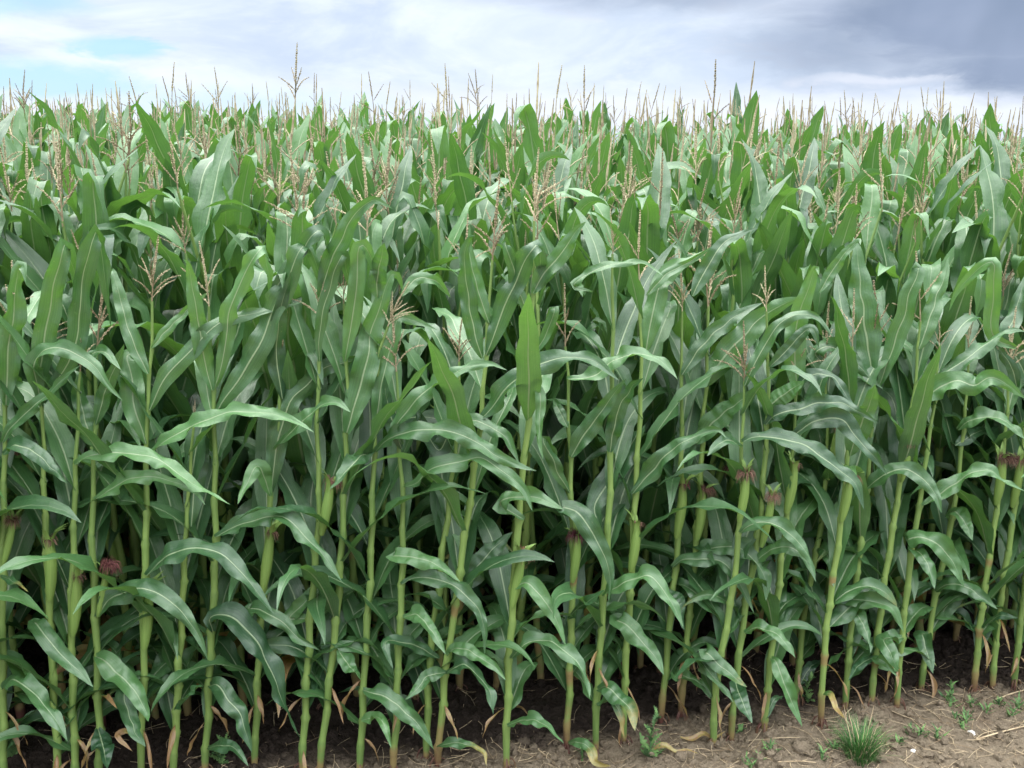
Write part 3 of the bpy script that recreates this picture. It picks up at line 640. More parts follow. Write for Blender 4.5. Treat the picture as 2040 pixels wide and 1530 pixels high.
 (16,'8',[(1490,1060),(1540,1045),(1620,1110),(1680,1180),(1705,1300)],100,'A',dict(dry=.42)), (16,'8',[(1485,1150),(1560,1128),(1620,1200),(1642,1345)],70,'A',dict(dry=.55)),
 (15,'8',[(1320,1370),(1370,1365),(1440,1400),(1480,1480),(1565,1505)],60,'A',dict(dry=.6)), (15,'8',[(1320,650),(1360,600),(1430,550),(1535,478)],70,'A'),
 (11,'8',[(118,1240),(200,1220),(250,1260),(290,1400)],70,'A'), (10,'8',[(-20,830),(30,900),(80,960),(110,1000)],80,'A'),
 (20,'9',[(395,150),(440,110),(520,90),(620,110),(720,190),(790,290),(832,405)],100,'A'), (19,'9',[(125,310),(200,250),(300,228),(400,240),(480,320),(540,420),(542,545)],110,'A'),
 (18,'9',[(0,350),(60,305),(150,300),(280,320),(360,400),(430,520),(472,615)],100,'A'), (21,'9',[(470,330),(540,270),(640,230),(730,260),(800,360),(832,435)],92,'A'),
 (18,'9',[(-40,480),(5,530),(40,600),(72,725)],92,'A'), (20,'9',[(255,950),(190,850),(290,930),(360,990),(432,1045)],100,'A',dict(dry=.3)), (20,'9',[(360,990),(390,1100),(462,1255)],85,'A'),
 (19,'9',[(75,930),(30,965),(90,990),(180,1040),(232,1125)],90,'A'), (20,'9',[(250,1010),(160,880),(220,970),(290,1040),(352,1135)],85,'A'),
 (22,'9',[(575,880),(600,900),(640,1000),(690,1130),(752,1275)],90,'A'), (22,'9',[(540,1230),(590,1120),(642,1098)],42,'U'), (21,'9',[(420,730),(480,700),(560,720),(640,770),(712,875)],90,'A'),
 (23,'9',[(775,680),(830,630),(920,550),(1050,538),(1180,550),(1280,600),(1342,725)],100,'A'), (24,'9',[(910,700),(960,650),(1040,570),(1130,490),(1215,415)],115,'B'),
 (23,'9',[(840,250),(880,250),(920,340),(935,465)],72,'A'), (27,'9',[(1395,230),(1360,195),(1430,180),(1530,208),(1620,300),(1690,465)],120,'A'),
 (27,'9',[(1395,270),(1420,255),(1480,330),(1522,475)],80,'A'), (28,'9',[(1590,60),(1640,25),(1700,100),(1742,195)],100,'A'),
 (28,'9',[(1530,490),(1580,455),(1660,450),(1740,480),(1810,540),(1885,592)],90,'A'), (28,'9',[(1500,730),(1540,660),(1620,540),(1720,450),(1805,395)],100,'B'),
 (27,'9',[(1330,760),(1225,770),(1270,860),(1312,955)],100,'A'), (27,'9',[(1310,950),(1190,885),(1240,910),(1305,985)],72,'A'), (28,'9',[(1485,740),(1450,745),(1480,850),(1512,965)],92,'A'),
 (29,'9',[(1800,705),(1850,660),(1910,630),(2005,645)],60,'A'), (24,'9',[(875,1090),(915,1085),(950,1170),(1002,1228)],34,'A',dict(dry=.8)), (23,'9',[(735,1040),(800,930),(872,888)],62,'U'),
 (23,'9',[(755,690),(700,630),(630,600)],26,'U',dict(dry=1)), (26,'9',[(1170,870),(1110,900),(1060,950),(1020,1010)],50,'A'), (25,'9',[(1040,620),(1080,640),(1130,740),(1150,850)],70,'A'),
 # blades that overtop the front row
 (14,'C',[(255,1490),(400,1280),(500,1130),(590,1000),(610,1010)],130,'U'), (16,'C',[(700,1500),(560,1450),(680,1350),(860,1280),(1080,1268),(1190,1320),(1262,1372)],85,'A'),
 (17,'C',[(1130,1525),(1290,1360),(1480,1250),(1655,1135)],80,'U'), (20,'C',[(1490,1530),(1600,1300),(1720,1130),(1850,1050),(1985,998)],145,'U'),
 (24,'D',[(520,1500),(640,1300),(760,1150),(830,1090),(840,1130)],95,'U'), (12,'B',[(850,1540),(835,1350),(850,1155)],100,'U'), (11,'B',[(985,1540),(990,1400),(1010,1250),(1042,1115)],150,'U'),
 (12,'B',[(1170,1540),(1280,1400),(1390,1395),(1480,1440),(1560,1540)],100,'B'), (8,'B',[(535,1540),(600,1330),(720,1050),(820,880),(935,785),(1000,790),(1105,845)],165,'U'),
 (7,'B',[(160,1520),(290,1330),(400,1170),(495,1045)],145,'U'),
]
LAB = {
 1: 'corn plant cut by the left picture edge, its broad flat leaf folded over on top',
 2: 'corn plant near the left edge with a pale leaf kinking right over its erect ones',
 3: 'corn plant at left with a bright green silkless ear pressed against its slim stalk',
 4: 'corn plant at left with a big wine red silk tuft bulging beside its stalk',
 5: 'corn plant at left with a brown many-branched tassel on a bare yellow-green upper stalk',
 6: 'corn plant whose flat upright leaf hides its stalk, right of the brown branched tassel',
 7: 'corn plant with the longest low drooping leaf, hanging almost to the soil at left',
 8: 'corn plant with one huge leaf rising straight then arching right, yellow-green at its bend',
 9: 'corn plant with a brown silked ear held out right, left-hand stalk of leaning pair',
 10: 'corn plant leaning right with wide smooth upright leaf, right-hand stalk of a leaning pair',
 11: 'corn plant with a wavy leaf bending to the soil and a pink tassel leaning right',
 12: 'corn plant left of centre with two long wavy leaves drooping one above the other',
 13: 'corn plant with rust-red foot, curving stalk and a long pinkish tassel left of centre',
 14: 'tall corn plant in the middle with a green ear and pale pink silk tuft',
 15: 'corn plant right of the middle with dark purple silk and a low slim tassel',
 16: 'corn plant with yellowing leaves hanging at its foot, behind the small thistle',
 17: 'corn plant with thick light green ear, first stalk right of the yellowing low leaves',
 18: 'corn plant with plum silk above a fat ear, left-hand one of two red-footed stalks',
 19: 'corn plant with broad leaf pointing up right, right-hand one of two close red-footed stalks',
 20: 'corn plant with a twisted pale-streaked low leaf, just right of the red-footed pair',
 21: 'corn plant with an oval dark leaf at mid height, beside the low green seedling',
 22: 'corn plant with thick yellow-green upper stalk and a long leaf hanging beside its foot',
 23: 'slanting corn plant with an ear high up under a white-ribbed drooping leaf',
 24: 'corn plant whose dark red foot stands beside a hanging yellow dead leaf',
 25: 'corn plant with a very wide puckered upright leaf, its foot behind the grass tuft',
 26: 'corn plant with dark foot right of the grass tuft and one long arching leaf',
 27: 'corn plant with a low branched beige tassel and small leaves crowding its red foot',
 28: 'slanting corn plant with crossed pale leaves at knee height, behind the yellow-green weed',
 29: 'corn plant at right with a round reddish silk tuft and a dark red foot',
 30: 'corn plant at right with a plain straight yellow-green stalk, next to the round silk tuft',
 31: 'corn plant cut by the right picture edge, its bare slanting stalk ending the row',
 32: 'thin corn plant half hidden behind the rust-red foot, its low leaf folded back left',
}
OCC = []                                    # where plants already stand
def up_world(pts, yd, offs=None):
    offs = np.zeros(len(pts)) if offs is None else offs
    return np.array([at(x, y, yd + o) for (x, y), o in zip(pts, offs)])
def traced_leaf(root, base, pts, wpx, kind, yd, seed, n=26, m=8, **kw):
    rs = np.random.default_rng(seed); pts0 = pts; q = np.linspace(0, 1, len(pts))
    if kind == 'A': offs = -0.02 - rs.uniform(.12, .22) * q; rho = rs.uniform(.55, .85)
    elif kind == 'U': offs = rs.choice([-1, 1]) * rs.uniform(.03, .14) * q ** 1.5 - .015; rho = rs.uniform(.05, .4)
    else: offs = rs.uniform(.04, .14) * q + .0; rho = rs.uniform(.2, .5)
    P = up_world(pts, yd, offs)
    d_ = P[-1] - P[-2]; Lp = np.linalg.norm(np.diff(P, axis=0), axis=1).sum()
    if kind in 'UB' and pts0[-1][1] > 240 and d_[2] > .7 * np.linalg.norm(d_) and rs.random() < .72:      # the top has buckled over, away from us
        d_ = d_ / np.linalg.norm(d_); bk = np.array([d_[0] * .5 + rs.normal(0, .25), .8, 0]); e = Lp * rs.uniform(.25, .45)
        P = np.vstack([P, P[-1] + d_ * .015 + bk * .035, P[-1] + bk * .09 - [0, 0, .05], P[-1] + bk * .13 - [0, 0, .05 + e * .5], P[-1] + bk * .15 - [0, 0, .05 + e]])
    n = int(n * (1 + len(pts) / 14))
    C, L = spline(P, n); sw = np.linspace(0, 1, n); ew = np.sin(np.pi * sw)[:, None]
    for fq in (1.3, 2.7, 4.6): C = C + ew * rs.normal(0, .0062 * L / fq ** .5, 3) * np.sin(6.283 * fq * sw + rs.uniform(0, 6.28))[:, None]
    view = nrm(CAM - C); N = math.cos(rho) * view + math.sin(rho) * np.array([0, 0, 1.0])
    T = nrm(np.gradient(C, axis=0)); N = nrm(N - T * np.sum(N * T, 1)[:, None])
    if kind == 'U' and rs.random() < .45: N = -N          # the lower face shows
    wd = wpx / FPX * float(np.mean((C - CAM) @ fwd)) * (1.08 if kind == 'A' else 1.0)
    g = Geo(); leaf_geo(g, C - base, L, wd, N, tone=float(np.clip(rs.normal(.48, .25), 0, 1)), m=m, seed=seed, twist=rs.normal(0, .45), ruffle=kw.pop('ruffle', 2.0 if kind == 'A' else 1.7),
                        cup=rs.uniform(.14, .34), basew=.5 if kind == 'U' else .42, **kw)
    return part('leaf', g.mesh('leaf', LEAF), root)

for pid, d in FRONT.items():
    rs = np.random.default_rng(500 + pid)
    foot = on_ground(*d['s'][0]); yd = foot[1]; foot[2] = gz(foot[0], foot[1]) - .01
    pts = up_world(d['s'], yd); pts[0] = foot; OCC.append(foot[:2])
    root = empty('corn_plant', foot); tag(root, LAB[pid], 'corn plant', 'corn plants along the edge of the field')
    mine = [l for l in LV if l[0] == pid]
    hs = pts[:, 2]; L_all = np.linalg.norm(np.diff(pts, axis=0), axis=1).sum()
    C0, _ = spline(pts, 80)
    nodes = []
    for l in mine:
        P, k = px(l[1], l[2]); z = at(*P[0], yd)[2]; nodes.append((z - foot[2]) / (pts[-1][2] - foot[2]))
    allq = sorted([q for q in nodes if .03 < q < .97]); q = .07
    autos = []
    while q < .96:
        if all(abs(q - a) > .05 for a in allq): autos.append(q)
        q += rs.uniform(.06, .085)
    # keep collars from crowding
    use = []
    for a in sorted(allq + autos):
        if not use or a - use[-1] > .025: use.append(a)
    g = Geo(); stalk_geo(g, pts - foot, use, r0=.0138, k=12, seed=pid, red=1.0 if pid in (13, 15, 18, 19, 24, 29) else rs.uniform(.2, .6), n=110)
    part('stalk', g.mesh('stalk', STALK), root)
    for j, l in enumerate(mine):
        P, k = px(l[1], l[2]); kw = dict(l[5]) if len(l) > 5 else {}
        # start on the stalk itself
        zb = at(*P[0], yd)[2]; i0 = int(np.argmin(abs(C0[:, 2] - zb))); bx = C0[i0]
        dxm = at(*P[0], yd)[0] - bx[0]
        traced_leaf(root, foot, P, l[3] * k, l[4], yd, pid * 101 + j, **kw)
        if .03 < abs(dxm) < .5:                       # a short sheath bridges to the collar
            pass
    az0 = math.atan2(ROWN[0], ROWN[1])
    for j, q in enumerate(autos):
        if q < .10: continue
        c = C0[int(q * 79)]; az = az0 + rs.normal(0, .9) + (0 if rs.random() < .8 else math.pi * rs.choice([-.5, .5]))
        g = Geo(); erect = q > .55 and rs.random() < .6
        proc_leaf(g, c - foot, az, rs.uniform(.25, .6), rs.uniform(.5, 1.0) if erect else rs.uniform(1.9, 2.6), np.interp(q, [0, .2, .4, .7, 1], [.35, .6, .74, .7, .42]),
                  np.interp(q, [0, .2, .7, 1], [.06, .10, .10, .075]), rs.uniform(1.3, 2.6), 18, 6, pid * 77 + j, rs.normal(0, .3), tone=float(rs.uniform(.2, .7)), twist=rs.normal(0, .4))
        part('leaf', g.mesh('leaf', LEAF), root)
    for j in range(3):
        q = rs.uniform(.09, .36); c = C0[int(q * 79)]; az = az0 + rs.choice([-1, 1]) * rs.uniform(.7, 1.7); g = Geo()
        proc_leaf(g, c - foot, az, rs.uniform(.4, .8), rs.uniform(2.0, 2.7), rs.uniform(.3, .5), rs.uniform(.055, .085), rs.uniform(1.0, 2.0), 18, 6, pid * 79 + 40 + j, rs.normal(0, .5), tone=float(rs.uniform(.3, .8)), dry=float(rs.choice([0, 0, .3])), twist=rs.normal(0, .6), ruffle=1.6)
        part('leaf', g.mesh('leaf', LEAF), root)
    for j in range(int(rs.integers(1, 3))):              # withered sheath and blade left hanging on a lower joint
        q = rs.uniform(.07, .24); c = C0[int(q * 79)]; az = az0 + math.pi + rs.uniform(-1.3, 1.3); g = Geo()
        proc_leaf(g, c - foot + np.array([math.sin(az), math.cos(az), 0]) * .013, az, rs.uniform(1.5, 2.2), rs.uniform(2.7, 3.1), rs.uniform(.10, .19), rs.uniform(.016, .03), .6, 14, 4, pid * 83 + j, rs.normal(0, .8), tone=.3, dry=1.0, twist=rs.normal(0, 1.2), ruffle=2.5, cup=.8)
        g.b[-1] = np.full(g.nv, rs.uniform(.8, 1.0)); part('leaf', g.mesh('leaf', LEAF), root)
    top = pts[-1] - foot; tt = at(*d['t'], yd) - foot; dv = tt - top
    t = part('tassel', TASSELS[{5: 0, 4: 1, 13: 3, 14: 2, 15: 6, 27: 1, 6: 8}.get(pid, pid % 9)], root); orient(t, top, dv, rs.uniform(0, 6), float(np.linalg.norm(dv)) / .30)
    if pid in EARPX:
        a, b = EARPX[pid]; A = at(*a, yd - .022) - foot; Bp = at(*b, yd - .035) - foot; dv = Bp - A; ei = {4: 0, 15: 0, 3: 3, 2: 3, 5: 3, 17: 2}.get(pid, pid % 5)
        e = part('ear', EARS[ei][0], root); orient(e, A, dv, 0, float(np.clip(np.linalg.norm(dv) / .20, .75, 1.15))); sk = part('silk', EARS[ei][1], e)
        if pid in SILKS: sk.material_slots[0].link = 'OBJECT'; sk.material_slots[0].material = SILKS[pid]
        if pid == 4: sk.scale = (1.3, 1.3, 1.25)

# ------------------------------------------------------------------ the canopy behind: plants whose tassel or blades can be picked out
CT = [('A',(285,1060),(270,520)),('A',(575,560),(560,150)),('A',(1010,480),(1012,230)),('A',(855,560),(862,330)),('A',(700,1020),(748,690)),('A',(1085,1020),(1072,670)),
 ('A',(1390,1070),(1400,800)),('A',(1710,570),(1700,250)),('A',(1900,850),(1915,540)),('A',(1580,1350),(1568,1075)),('A',(190,470),(195,60)),
 ('B',(400,1090),(505,750)),('B',(640,780),(690,430)),('B',(185,950),(215,550)),('B',(925,690),(940,350)),('B',(1255,670),(1240,400)),('B',(1590,850),(1520,340)),
 ('B',(1890,1150),(1945,590)),('B',(728,1520),(725,1280)),('B',(905,1530),(905,1255)),('C',(650,960),(608,650)),('C',(790,560),(790,240)),
 ('C',(1060,1080),(1075,690)),('C',(1310,620),(1288,180)),('C',(1830,680),(1790,310)),('C',(1625,1440),(1625,900)),('C',(1790,1330),(1758,1160)),
 ('D',(455,1040),(453,560)),('D',(612,640),(592,200)),('D',(1160,520),(1165,300)),('D',(1375,1110),(1385,740)),('D',(1240,1010),(1213,740)),
 ('D',(1325,1190),(1258,1005)),('D',(1725,1180),(1655,975)),('D',(1850,810),(1800,490)),('D',(335,1190),(330,880)),('D',(1000,1310),(1000,1010)),('D',(960,960),(988,720))]
CL = [('A',[(1130,1180),(1200,900),(1290,650),(1380,430),(1445,165)],185),('A',[(1140,1500),(1180,1150),(1270,900),(1370,760),(1435,720)],150),('A',[(600,850),(650,600),(740,400),(822,20)],190),
 ('A',[(375,960),(370,700),(420,545),(495,495)],140),('A',[(358,530),(378,300),(362,-10)],100),('A',[(0,1010),(120,850),(250,600),(320,440)],62),('A',[(1560,870),(1550,700),(1572,545)],120),
 ('A',[(1850,1250),(1830,950),(1790,700),(1735,540),(1650,480)],150),('A',[(1560,1085),(1565,890),(1650,875),(1740,1100),(1772,1315)],110),('A',[(640,1540),(680,1250),(760,1115),(830,1130),(950,1250),(1072,1392)],130),
 ('A',[(290,1420),(420,1180),(500,900),(560,815),(640,795)],90),('A',[(1060,1420),(1010,1250),(1030,1075)],120),('A',[(1280,1240),(1430,1090),(1562,1085)],62),('A',[(1270,540),(1310,320),(1375,120)],110),
 ('A',[(1260,310),(1185,0)],62),('A',[(1960,260),(2035,-5)],62),('A',[(690,1010),(750,940),(830,1000),(872,1085)],70),('A',[(0,1055),(80,985),(170,1000),(205,1110)],100),('A',[(160,1000),(75,750),(15,520)],150),
 ('A',[(850,880),(880,740),(930,560)],90),('A',[(1000,1010),(1120,900),(1250,720)],80),
 ('B',[(235,1010),(280,750),(352,495)],130),('B',[(490,640),(550,430),(640,260),(745,175)],110),('B',[(600,1085),(600,850),(612,655)],92),('B',[(1640,1010),(1680,700),(1740,400),(1875,20)],165),
 ('B',[(1430,1010),(1420,750),(1380,470)],130),('B',[(1880,710),(1930,400),(2008,50)],130),('B',[(1480,1460),(1450,1200),(1350,980),(1280,915),(1180,960),(1045,1075)],110),
 ('B',[(1650,1190),(1480,1050),(1300,925)],60),('B',[(1090,1400),(1190,1230),(1375,1105)],100),('B',[(300,460),(240,280),(145,65)],80),('B',[(120,1010),(100,850),(55,795)],130),
 ('B',[(1110,490),(1225,405)],80),('B',[(650,410),(800,320),(930,298)],70),('B',[(1280,460),(1270,250),(1265,40)],62),('B',[(830,1010),(810,750),(798,590)],110),('B',[(1560,1010),(1530,800),(1450,560)],110),
 ('C',[(540,860),(550,550),(548,310)],90),('C',[(700,1240),(730,1000),(742,790)],130),('C',[(930,860),(970,650),(992,475)],120),('C',[(1220,1010),(1140,700),(1060,500),(975,325)],140),
 ('C',[(1180,1410),(1260,1150),(1325,915)],120),('C',[(1440,1010),(1500,750),(1562,535),(1600,530)],120),('C',[(1460,1040),(1570,900),(1635,700),(1675,580),(1620,540)],75),('C',[(1820,370),(1835,150),(1830,-145)],100),
 ('C',[(1650,530),(1730,350),(1782,195)],62),('C',[(650,990),(500,700),(380,570),(275,485)],140),('C',[(810,285),(800,10)],90),('C',[(1390,280),(1384,40)],55),
 ('C',[(15,610),(80,400),(150,210),(225,218)],110),('C',[(1540,525),(1460,380),(1330,275)],62),('C',[(1360,1190),(1420,1080),(1480,1065),(1592,1102)],70),('C',[(180,470),(200,300),(175,80)],90),
 ('D',[(1425,750),(1410,550),(1450,330),(1530,90)],165),('D',[(1520,1070),(1530,800),(1560,510)],130),('D',[(330,810),(335,650),(310,515)],150),('D',[(265,710),(230,560),(208,455)],62),('D',[(850,520),(852,340)],90),
 ('D',[(940,610),(935,420)],110),('D',[(840,935),(950,780),(1100,640),(1215,598)],130),('D',[(1335,830),(1290,600),(1225,390)],90),('D',[(720,1020),(710,850),(650,690)],110),('D',[(830,910),(800,750),(725,685)],100),
 ('D',[(650,1310),(560,1000),(490,700),(458,465)],90),('D',[(335,1510),(220,1250),(100,950),(60,750),(5,715)],130),('D',[(1455,1540),(1500,1300),(1512,1095)],130),('D',[(1880,1540),(1870,1300),(1880,1140),(1750,1150)],92),
 ('D',[(1830,1260),(1880,1000),(1935,590)],140),('D',[(1785,910),(1760,650),(1748,475)],72),('D',[(1090,1110),(1075,1010),(1115,935)],120),('D',[(1430,1110),(1440,950),(1418,790)],115),
 ('D',[(1240,1040),(1330,950),(1385,825)],80),('D',[(130,835),(200,780),(300,745)],70),('D',[(1950,760),(1990,550),(2045,485)],100),('D',[(1730,1510),(1640,1350),(1585,1305)],130)]
def canopy_y(py):
    return float(np.clip(2140 / max(py - 90.0, 60.0), 4.55, 10.5))
cano = []
for tl, b, tp in CT:
    P, k = px(tl, [b, tp]); cano.append(dict(x=P[0][0], y=P[0][1], t=P[1], yd=canopy_y(P[0][1]) + .35, L=[]))
for i, (tl, pts, wp) in enumerate(CL):
    P, k = px(tl, pts); bx, by = P[0]
    best = min(cano, key=lambda c: abs(c['x'] - bx) + .15 * abs(c['y'] + 60 - by))
    if abs(best['x'] - bx) > 26 or best['y'] > by + 60:
        best = dict(x=bx, y=by - 45, t=None, yd=canopy_y(by - 55) + .25, L=[]); cano.append(best)
    best['L'].append((P, wp * k, i))
SKY = {0: None}
CLAB = {}
n_ind = len(FRONT)
for ci, c in enumerate(cano):
    rs = np.random.default_rng(900 + ci); yd = c['yd']; topw = at(c['x'], c['y'], yd)
    fx = topw[0] + rs.normal(0, .03); foot = np.array([fx, yd, gz(fx, yd) - .01]); OCC.append(foot[:2])
    topw[2] = min(topw[2], foot[2] + 2.25)
    root = empty('corn_plant', foot); H = topw[2] - foot[2]
    row = int(round(float((foot[:2] - ROW0) @ ROWN) / .44))
    tag(root, 'corn plant close behind the front row, its upper leaves and tassel rising clear' if yd < 6.2 else 'corn plant deep in the field, only its top leaves and tassel rising from the canopy', 'corn plant',
        'taller corn plants just behind the front rows' if yd < 6.2 else 'taller corn plants deep in the field')
    pts = np.array([[0, 0, 0], [0, 0, H * .5], topw - foot]); pts[1, :2] += rs.normal(0, .015, 2)
    g = Geo(); C, L = stalk_geo(g, pts, list(np.arange(.08, .96, .085)), k=7, seed=ci, n=44, roots=False); part('stalk', g.mesh('stalk', STALK), root)
    for P, wp, i in c['L']:
        kind = 'U'; traced_leaf(root, foot, P, wp, kind, yd - .03, 4000 + i, n=18, m=6)
    nl = 6 if len(c['L']) > 1 else 8
    for j in range(nl):
        q = .25 + .62 * j / nl; az = j * math.pi + rs.normal(0, .6) + ci
        g = Geo(); proc_leaf(g, C[int(q * 43)], az, rs.uniform(.3, .6), rs.uniform(.6, 1.1) if (q > .6 and rs.random() < .6) else rs.uniform(1.9, 2.6), rs.uniform(.5, .72), rs.uniform(.095, .13), rs.uniform(1.3, 2.8), 14, 4, 7000 + ci * 20 + j,
                             rs.normal(0, .3), tone=float(rs.uniform(.25, .75)), twist=rs.normal(0, .4)); part('leaf', g.mesh('leaf', LEAF), root)
    t = part('tassel', TASSELS[ci % 9], root)
    if c['t']: dv = at(*c['t'], yd) - foot - C[-1]; orient(t, C[-1], dv, rs.uniform(0, 6), float(np.clip(np.linalg.norm(dv) / .30, .7, 1.3)))
    else: orient(t, C[-1], (rs.normal(0, .1), rs.normal(0, .1), 1), rs.uniform(0, 6), rs.uniform(.7, .95))
    if rs.random() < .6:
        e = part('ear', EARS[ci % 5][0], root); ea = rs.uniform(0, 6.28); orient(e, C[int(.42 * 43)] + np.array([math.sin(ea), math.cos(ea), 0]) * .02, (math.sin(ea) * .2, math.cos(ea) * .2, 1), 0); part('silk', EARS[ci % 5][1], e)
    n_ind += 1

# two that stand out on the skyline: (tip of the tassel, its foot on the stalk, distance)
for (tp, bs, yd, tas, lab) in [((590, 84), (588, 205), 7.6, 3, 'tallest corn plant on the skyline, its open branched tassel spread against the sky'),
                               ((1419, 120), (1418, 245), 8.0, 8, 'corn plant on the skyline at right with a tall dark single tassel spike'),
                               ((48, 138), (49, 225), 8.0, 2, 'corn plant on the skyline at far left with a dark crowded tassel'),
                               ((432, 134), (434, 225), 8.4, 7, 'corn plant on the skyline with a lone straight beige spike against the pale cloud')]:
    topw = at(*bs, yd); foot = np.array([topw[0], yd, gz(topw[0], yd) - .01]); OCC.append(foot[:2]); rs = np.random.default_rng(int(tp[0]))
    root = empty('corn_plant', foot); tag(root, lab, 'corn plant', 'taller corn plants deep in the field')
    g = Geo(); C, L = stalk_geo(g, np.array([[0, 0, 0], [.01, 0, .9], topw - foot]), list(np.arange(.08, .9, .085)), k=7, seed=int(tp[1]), n=50, roots=False); part('stalk', g.mesh('stalk', STALK), root)
    for j in range(10):
        q = .2 + .06 * j; az = j * math.pi + rs.normal(0, .5) + .6
        g = Geo(); proc_leaf(g, C[int(q * 49)], az, rs.uniform(.3, .5), rs.uniform(.6, 2.3), rs.uniform(.5, .72), rs.uniform(.075, .1), 1.8, 14, 4, 8100 + j, rs.normal(0, .3), tone=float(rs.uniform(.25, .75))); part('leaf', g.mesh('leaf', LEAF), root)
    t = part('tassel', TASSELS[tas], root); dv = at(*tp, yd) - topw; orient(t, C[-1], dv, 1.0, float(np.linalg.norm(dv)) / .30); n_ind += 1

# the spikes one can count along the skyline
SP = {'1': [(30,510),(170,470),(505,530),(690,510),(760,450,800,680),(955,450,990,660),(998,370,998,650),(1075,430,1110,640),(1120,550),(1350,560),(1545,480,1560,640),(1630,510,1650,680),(1820,430,1825,620),(1980,540),(1910,570),(410,570),(612,600)],
 '2': [(180,425,192,660),(275,480,262,700),(390,470,405,640),(602,380,615,680),(630,450,625,660),(745,430,790,620),(780,410,790,640),(880,440,870,610),(1020,545),(1062,550,1064,660),(1265,390,1245,700),(1325,480,1345,650),(1415,390,1412,700),(1520,500,1520,640),(1580,560),(1650,520,1645,720),(1732,480,1710,660),(1735,560),(1830,490,1780,700),(1878,500,1865,640),(1975,570),(560,520),(970,550),(1160,600)],
 '3': [(50,570),(120,580),(420,560,425,720),(500,610),(615,570,595,700),(640,565,638,740),(680,590),(708,620),(805,565,820,700),(885,590,905,740),(965,575,985,760),(995,530,1010,730),(1037,570,1060,700),(1098,545,1095,720),(1195,550,1150,740),(1185,555,1210,700),(1320,610),(1360,590,1365,760),(1445,510,1460,700),(1475,515),(1533,525,1545,700),(1680,620,1670,760),(1715,640),(1750,650,1790,760),(1875,570,1880,760),(2030,565,2030,740),(1270,640),(755,650),(175,610)]}
spots = [(tl, q) for tl in SP for q in SP[tl]]
sky_protos = None
for si, (tl, q) in enumerate(spots):
    if len(q) == 2: q = (q[0], q[1], q[0] + (si * 37 % 40) - 20, q[1] + 170)
    P, k = px(tl, [q[:2], q[2:]]); rs = np.random.default_rng(3000 + si); yd = float(rs.uniform(8.0, 9.8)); topw = at(*P[1], yd); gfoot = gz(topw[0], yd)
    foot = np.array([topw[0] + rs.normal(0, .03), yd, gfoot - .01]); OCC.append(foot[:2]); root = empty('corn_plant', foot)
    tag(root, 'corn plant on the crest of the field, its single tassel spike standing against the sky', 'corn plant', 'corn plants along the skyline')
    g = Geo(); C, L = stalk_geo(g, np.array([[0, 0, 0], [rs.normal(0, .02), 0, 1.0], topw - foot]), list(np.arange(.1, .9, .1)), k=6, seed=si, n=30, roots=False); part('stalk', g.mesh('stalk', STALK), root)
    for j in range(6):
        qq = .45 + .33 * j / 5; az = j * math.pi + rs.normal(0, .6) + si; er = rs.random() < .3
        g = Geo(); proc_leaf(g, C[int(qq * 29)], az, rs.uniform(.12, .4), rs.uniform(.4, .8) if er else rs.uniform(2.0, 2.8), rs.uniform(.40, .58), rs.uniform(.10, .14), 1.5, 12, 4, 9000 + si * 10 + j, rs.normal(0, .3), fold=None if er else rs.uniform(.4, .75), tone=float(rs.uniform(.25, .8)), twist=rs.normal(0, .4))
        part('leaf', g.mesh('leaf', LEAF), root)
    t = part('tassel', TASSELS[(9, 8, 6, 10, 1, 9, 10, 4, 8)[si % 9]], root); dv = at(*P[0], yd) - topw; orient(t, C[-1], dv, rs.uniform(0, 6), float(np.linalg.norm(dv)) / .29); n_ind += 1

# ------------------------------------------------------------------ the next rows: copies of a dozen plants
PROTOS = [make_proto(200 + i, 0) for i in range(8)] + [make_proto(230 + i, 1) for i in range(8)]
def in_view(x, y): return abs(x) < .525 * (y + .35) + .25
NAMES = ['second', 'third', 'fourth', 'fifth', 'sixth', 'seventh']
far_spots = []; rs = np.random.default_rng(77); occ = np.array(OCC)
SPACING, GAP = .125, .44
for r in range(0, 32):
    off = GAP * r
    half = .56 * (4.5 + off) + 2.2; sp = SPACING if r < 9 else SPACING * 1.45
    for k in range(int(2 * half / sp)):
        tt = -half + k * sp + rs.normal(0, .022); c0 = ROW0 + ROWDIR * (tt - float(ROW0 @ ROWDIR)) + ROWN * (off + rs.normal(0, .03))
        x, y = c0
        if r == 0 and in_view(x, y) and abs(x) < .525 * y + .02: continue
        if np.min(np.hypot(occ[:, 0] - x, occ[:, 1] - y)) < (.09 if r < 3 else .11): continue
        hs = rs.normal(1.0, .05) * (1.0 if r == 0 else float(np.interp(r, [1, 2, 4, 7, 9], [1.10, 1.13, 1.11, 1.05, 1.0])))
        if 1 <= r <= 6 and in_view(x, y) and n_ind < 330:
            pr = PROTOS[int(rs.integers(0, 8)) if r <= 2 else 8 + int(rs.integers(0, 8))]; n_ind += 1
            lab = 'corn plant in the %s row, seen only in pieces between the plants ahead of it' % NAMES[r - 1]
            place_proto(pr, (x, y, gz(x, y) - .01), rs.uniform(0, 6.28), (rs.uniform(1.0, 1.22), hs), (rs.normal(0, .035), rs.normal(.01, .035)), lab, 'corn plants of the %s row' % NAMES[r - 1])
        else: far_spots.append((x, y, hs, r))

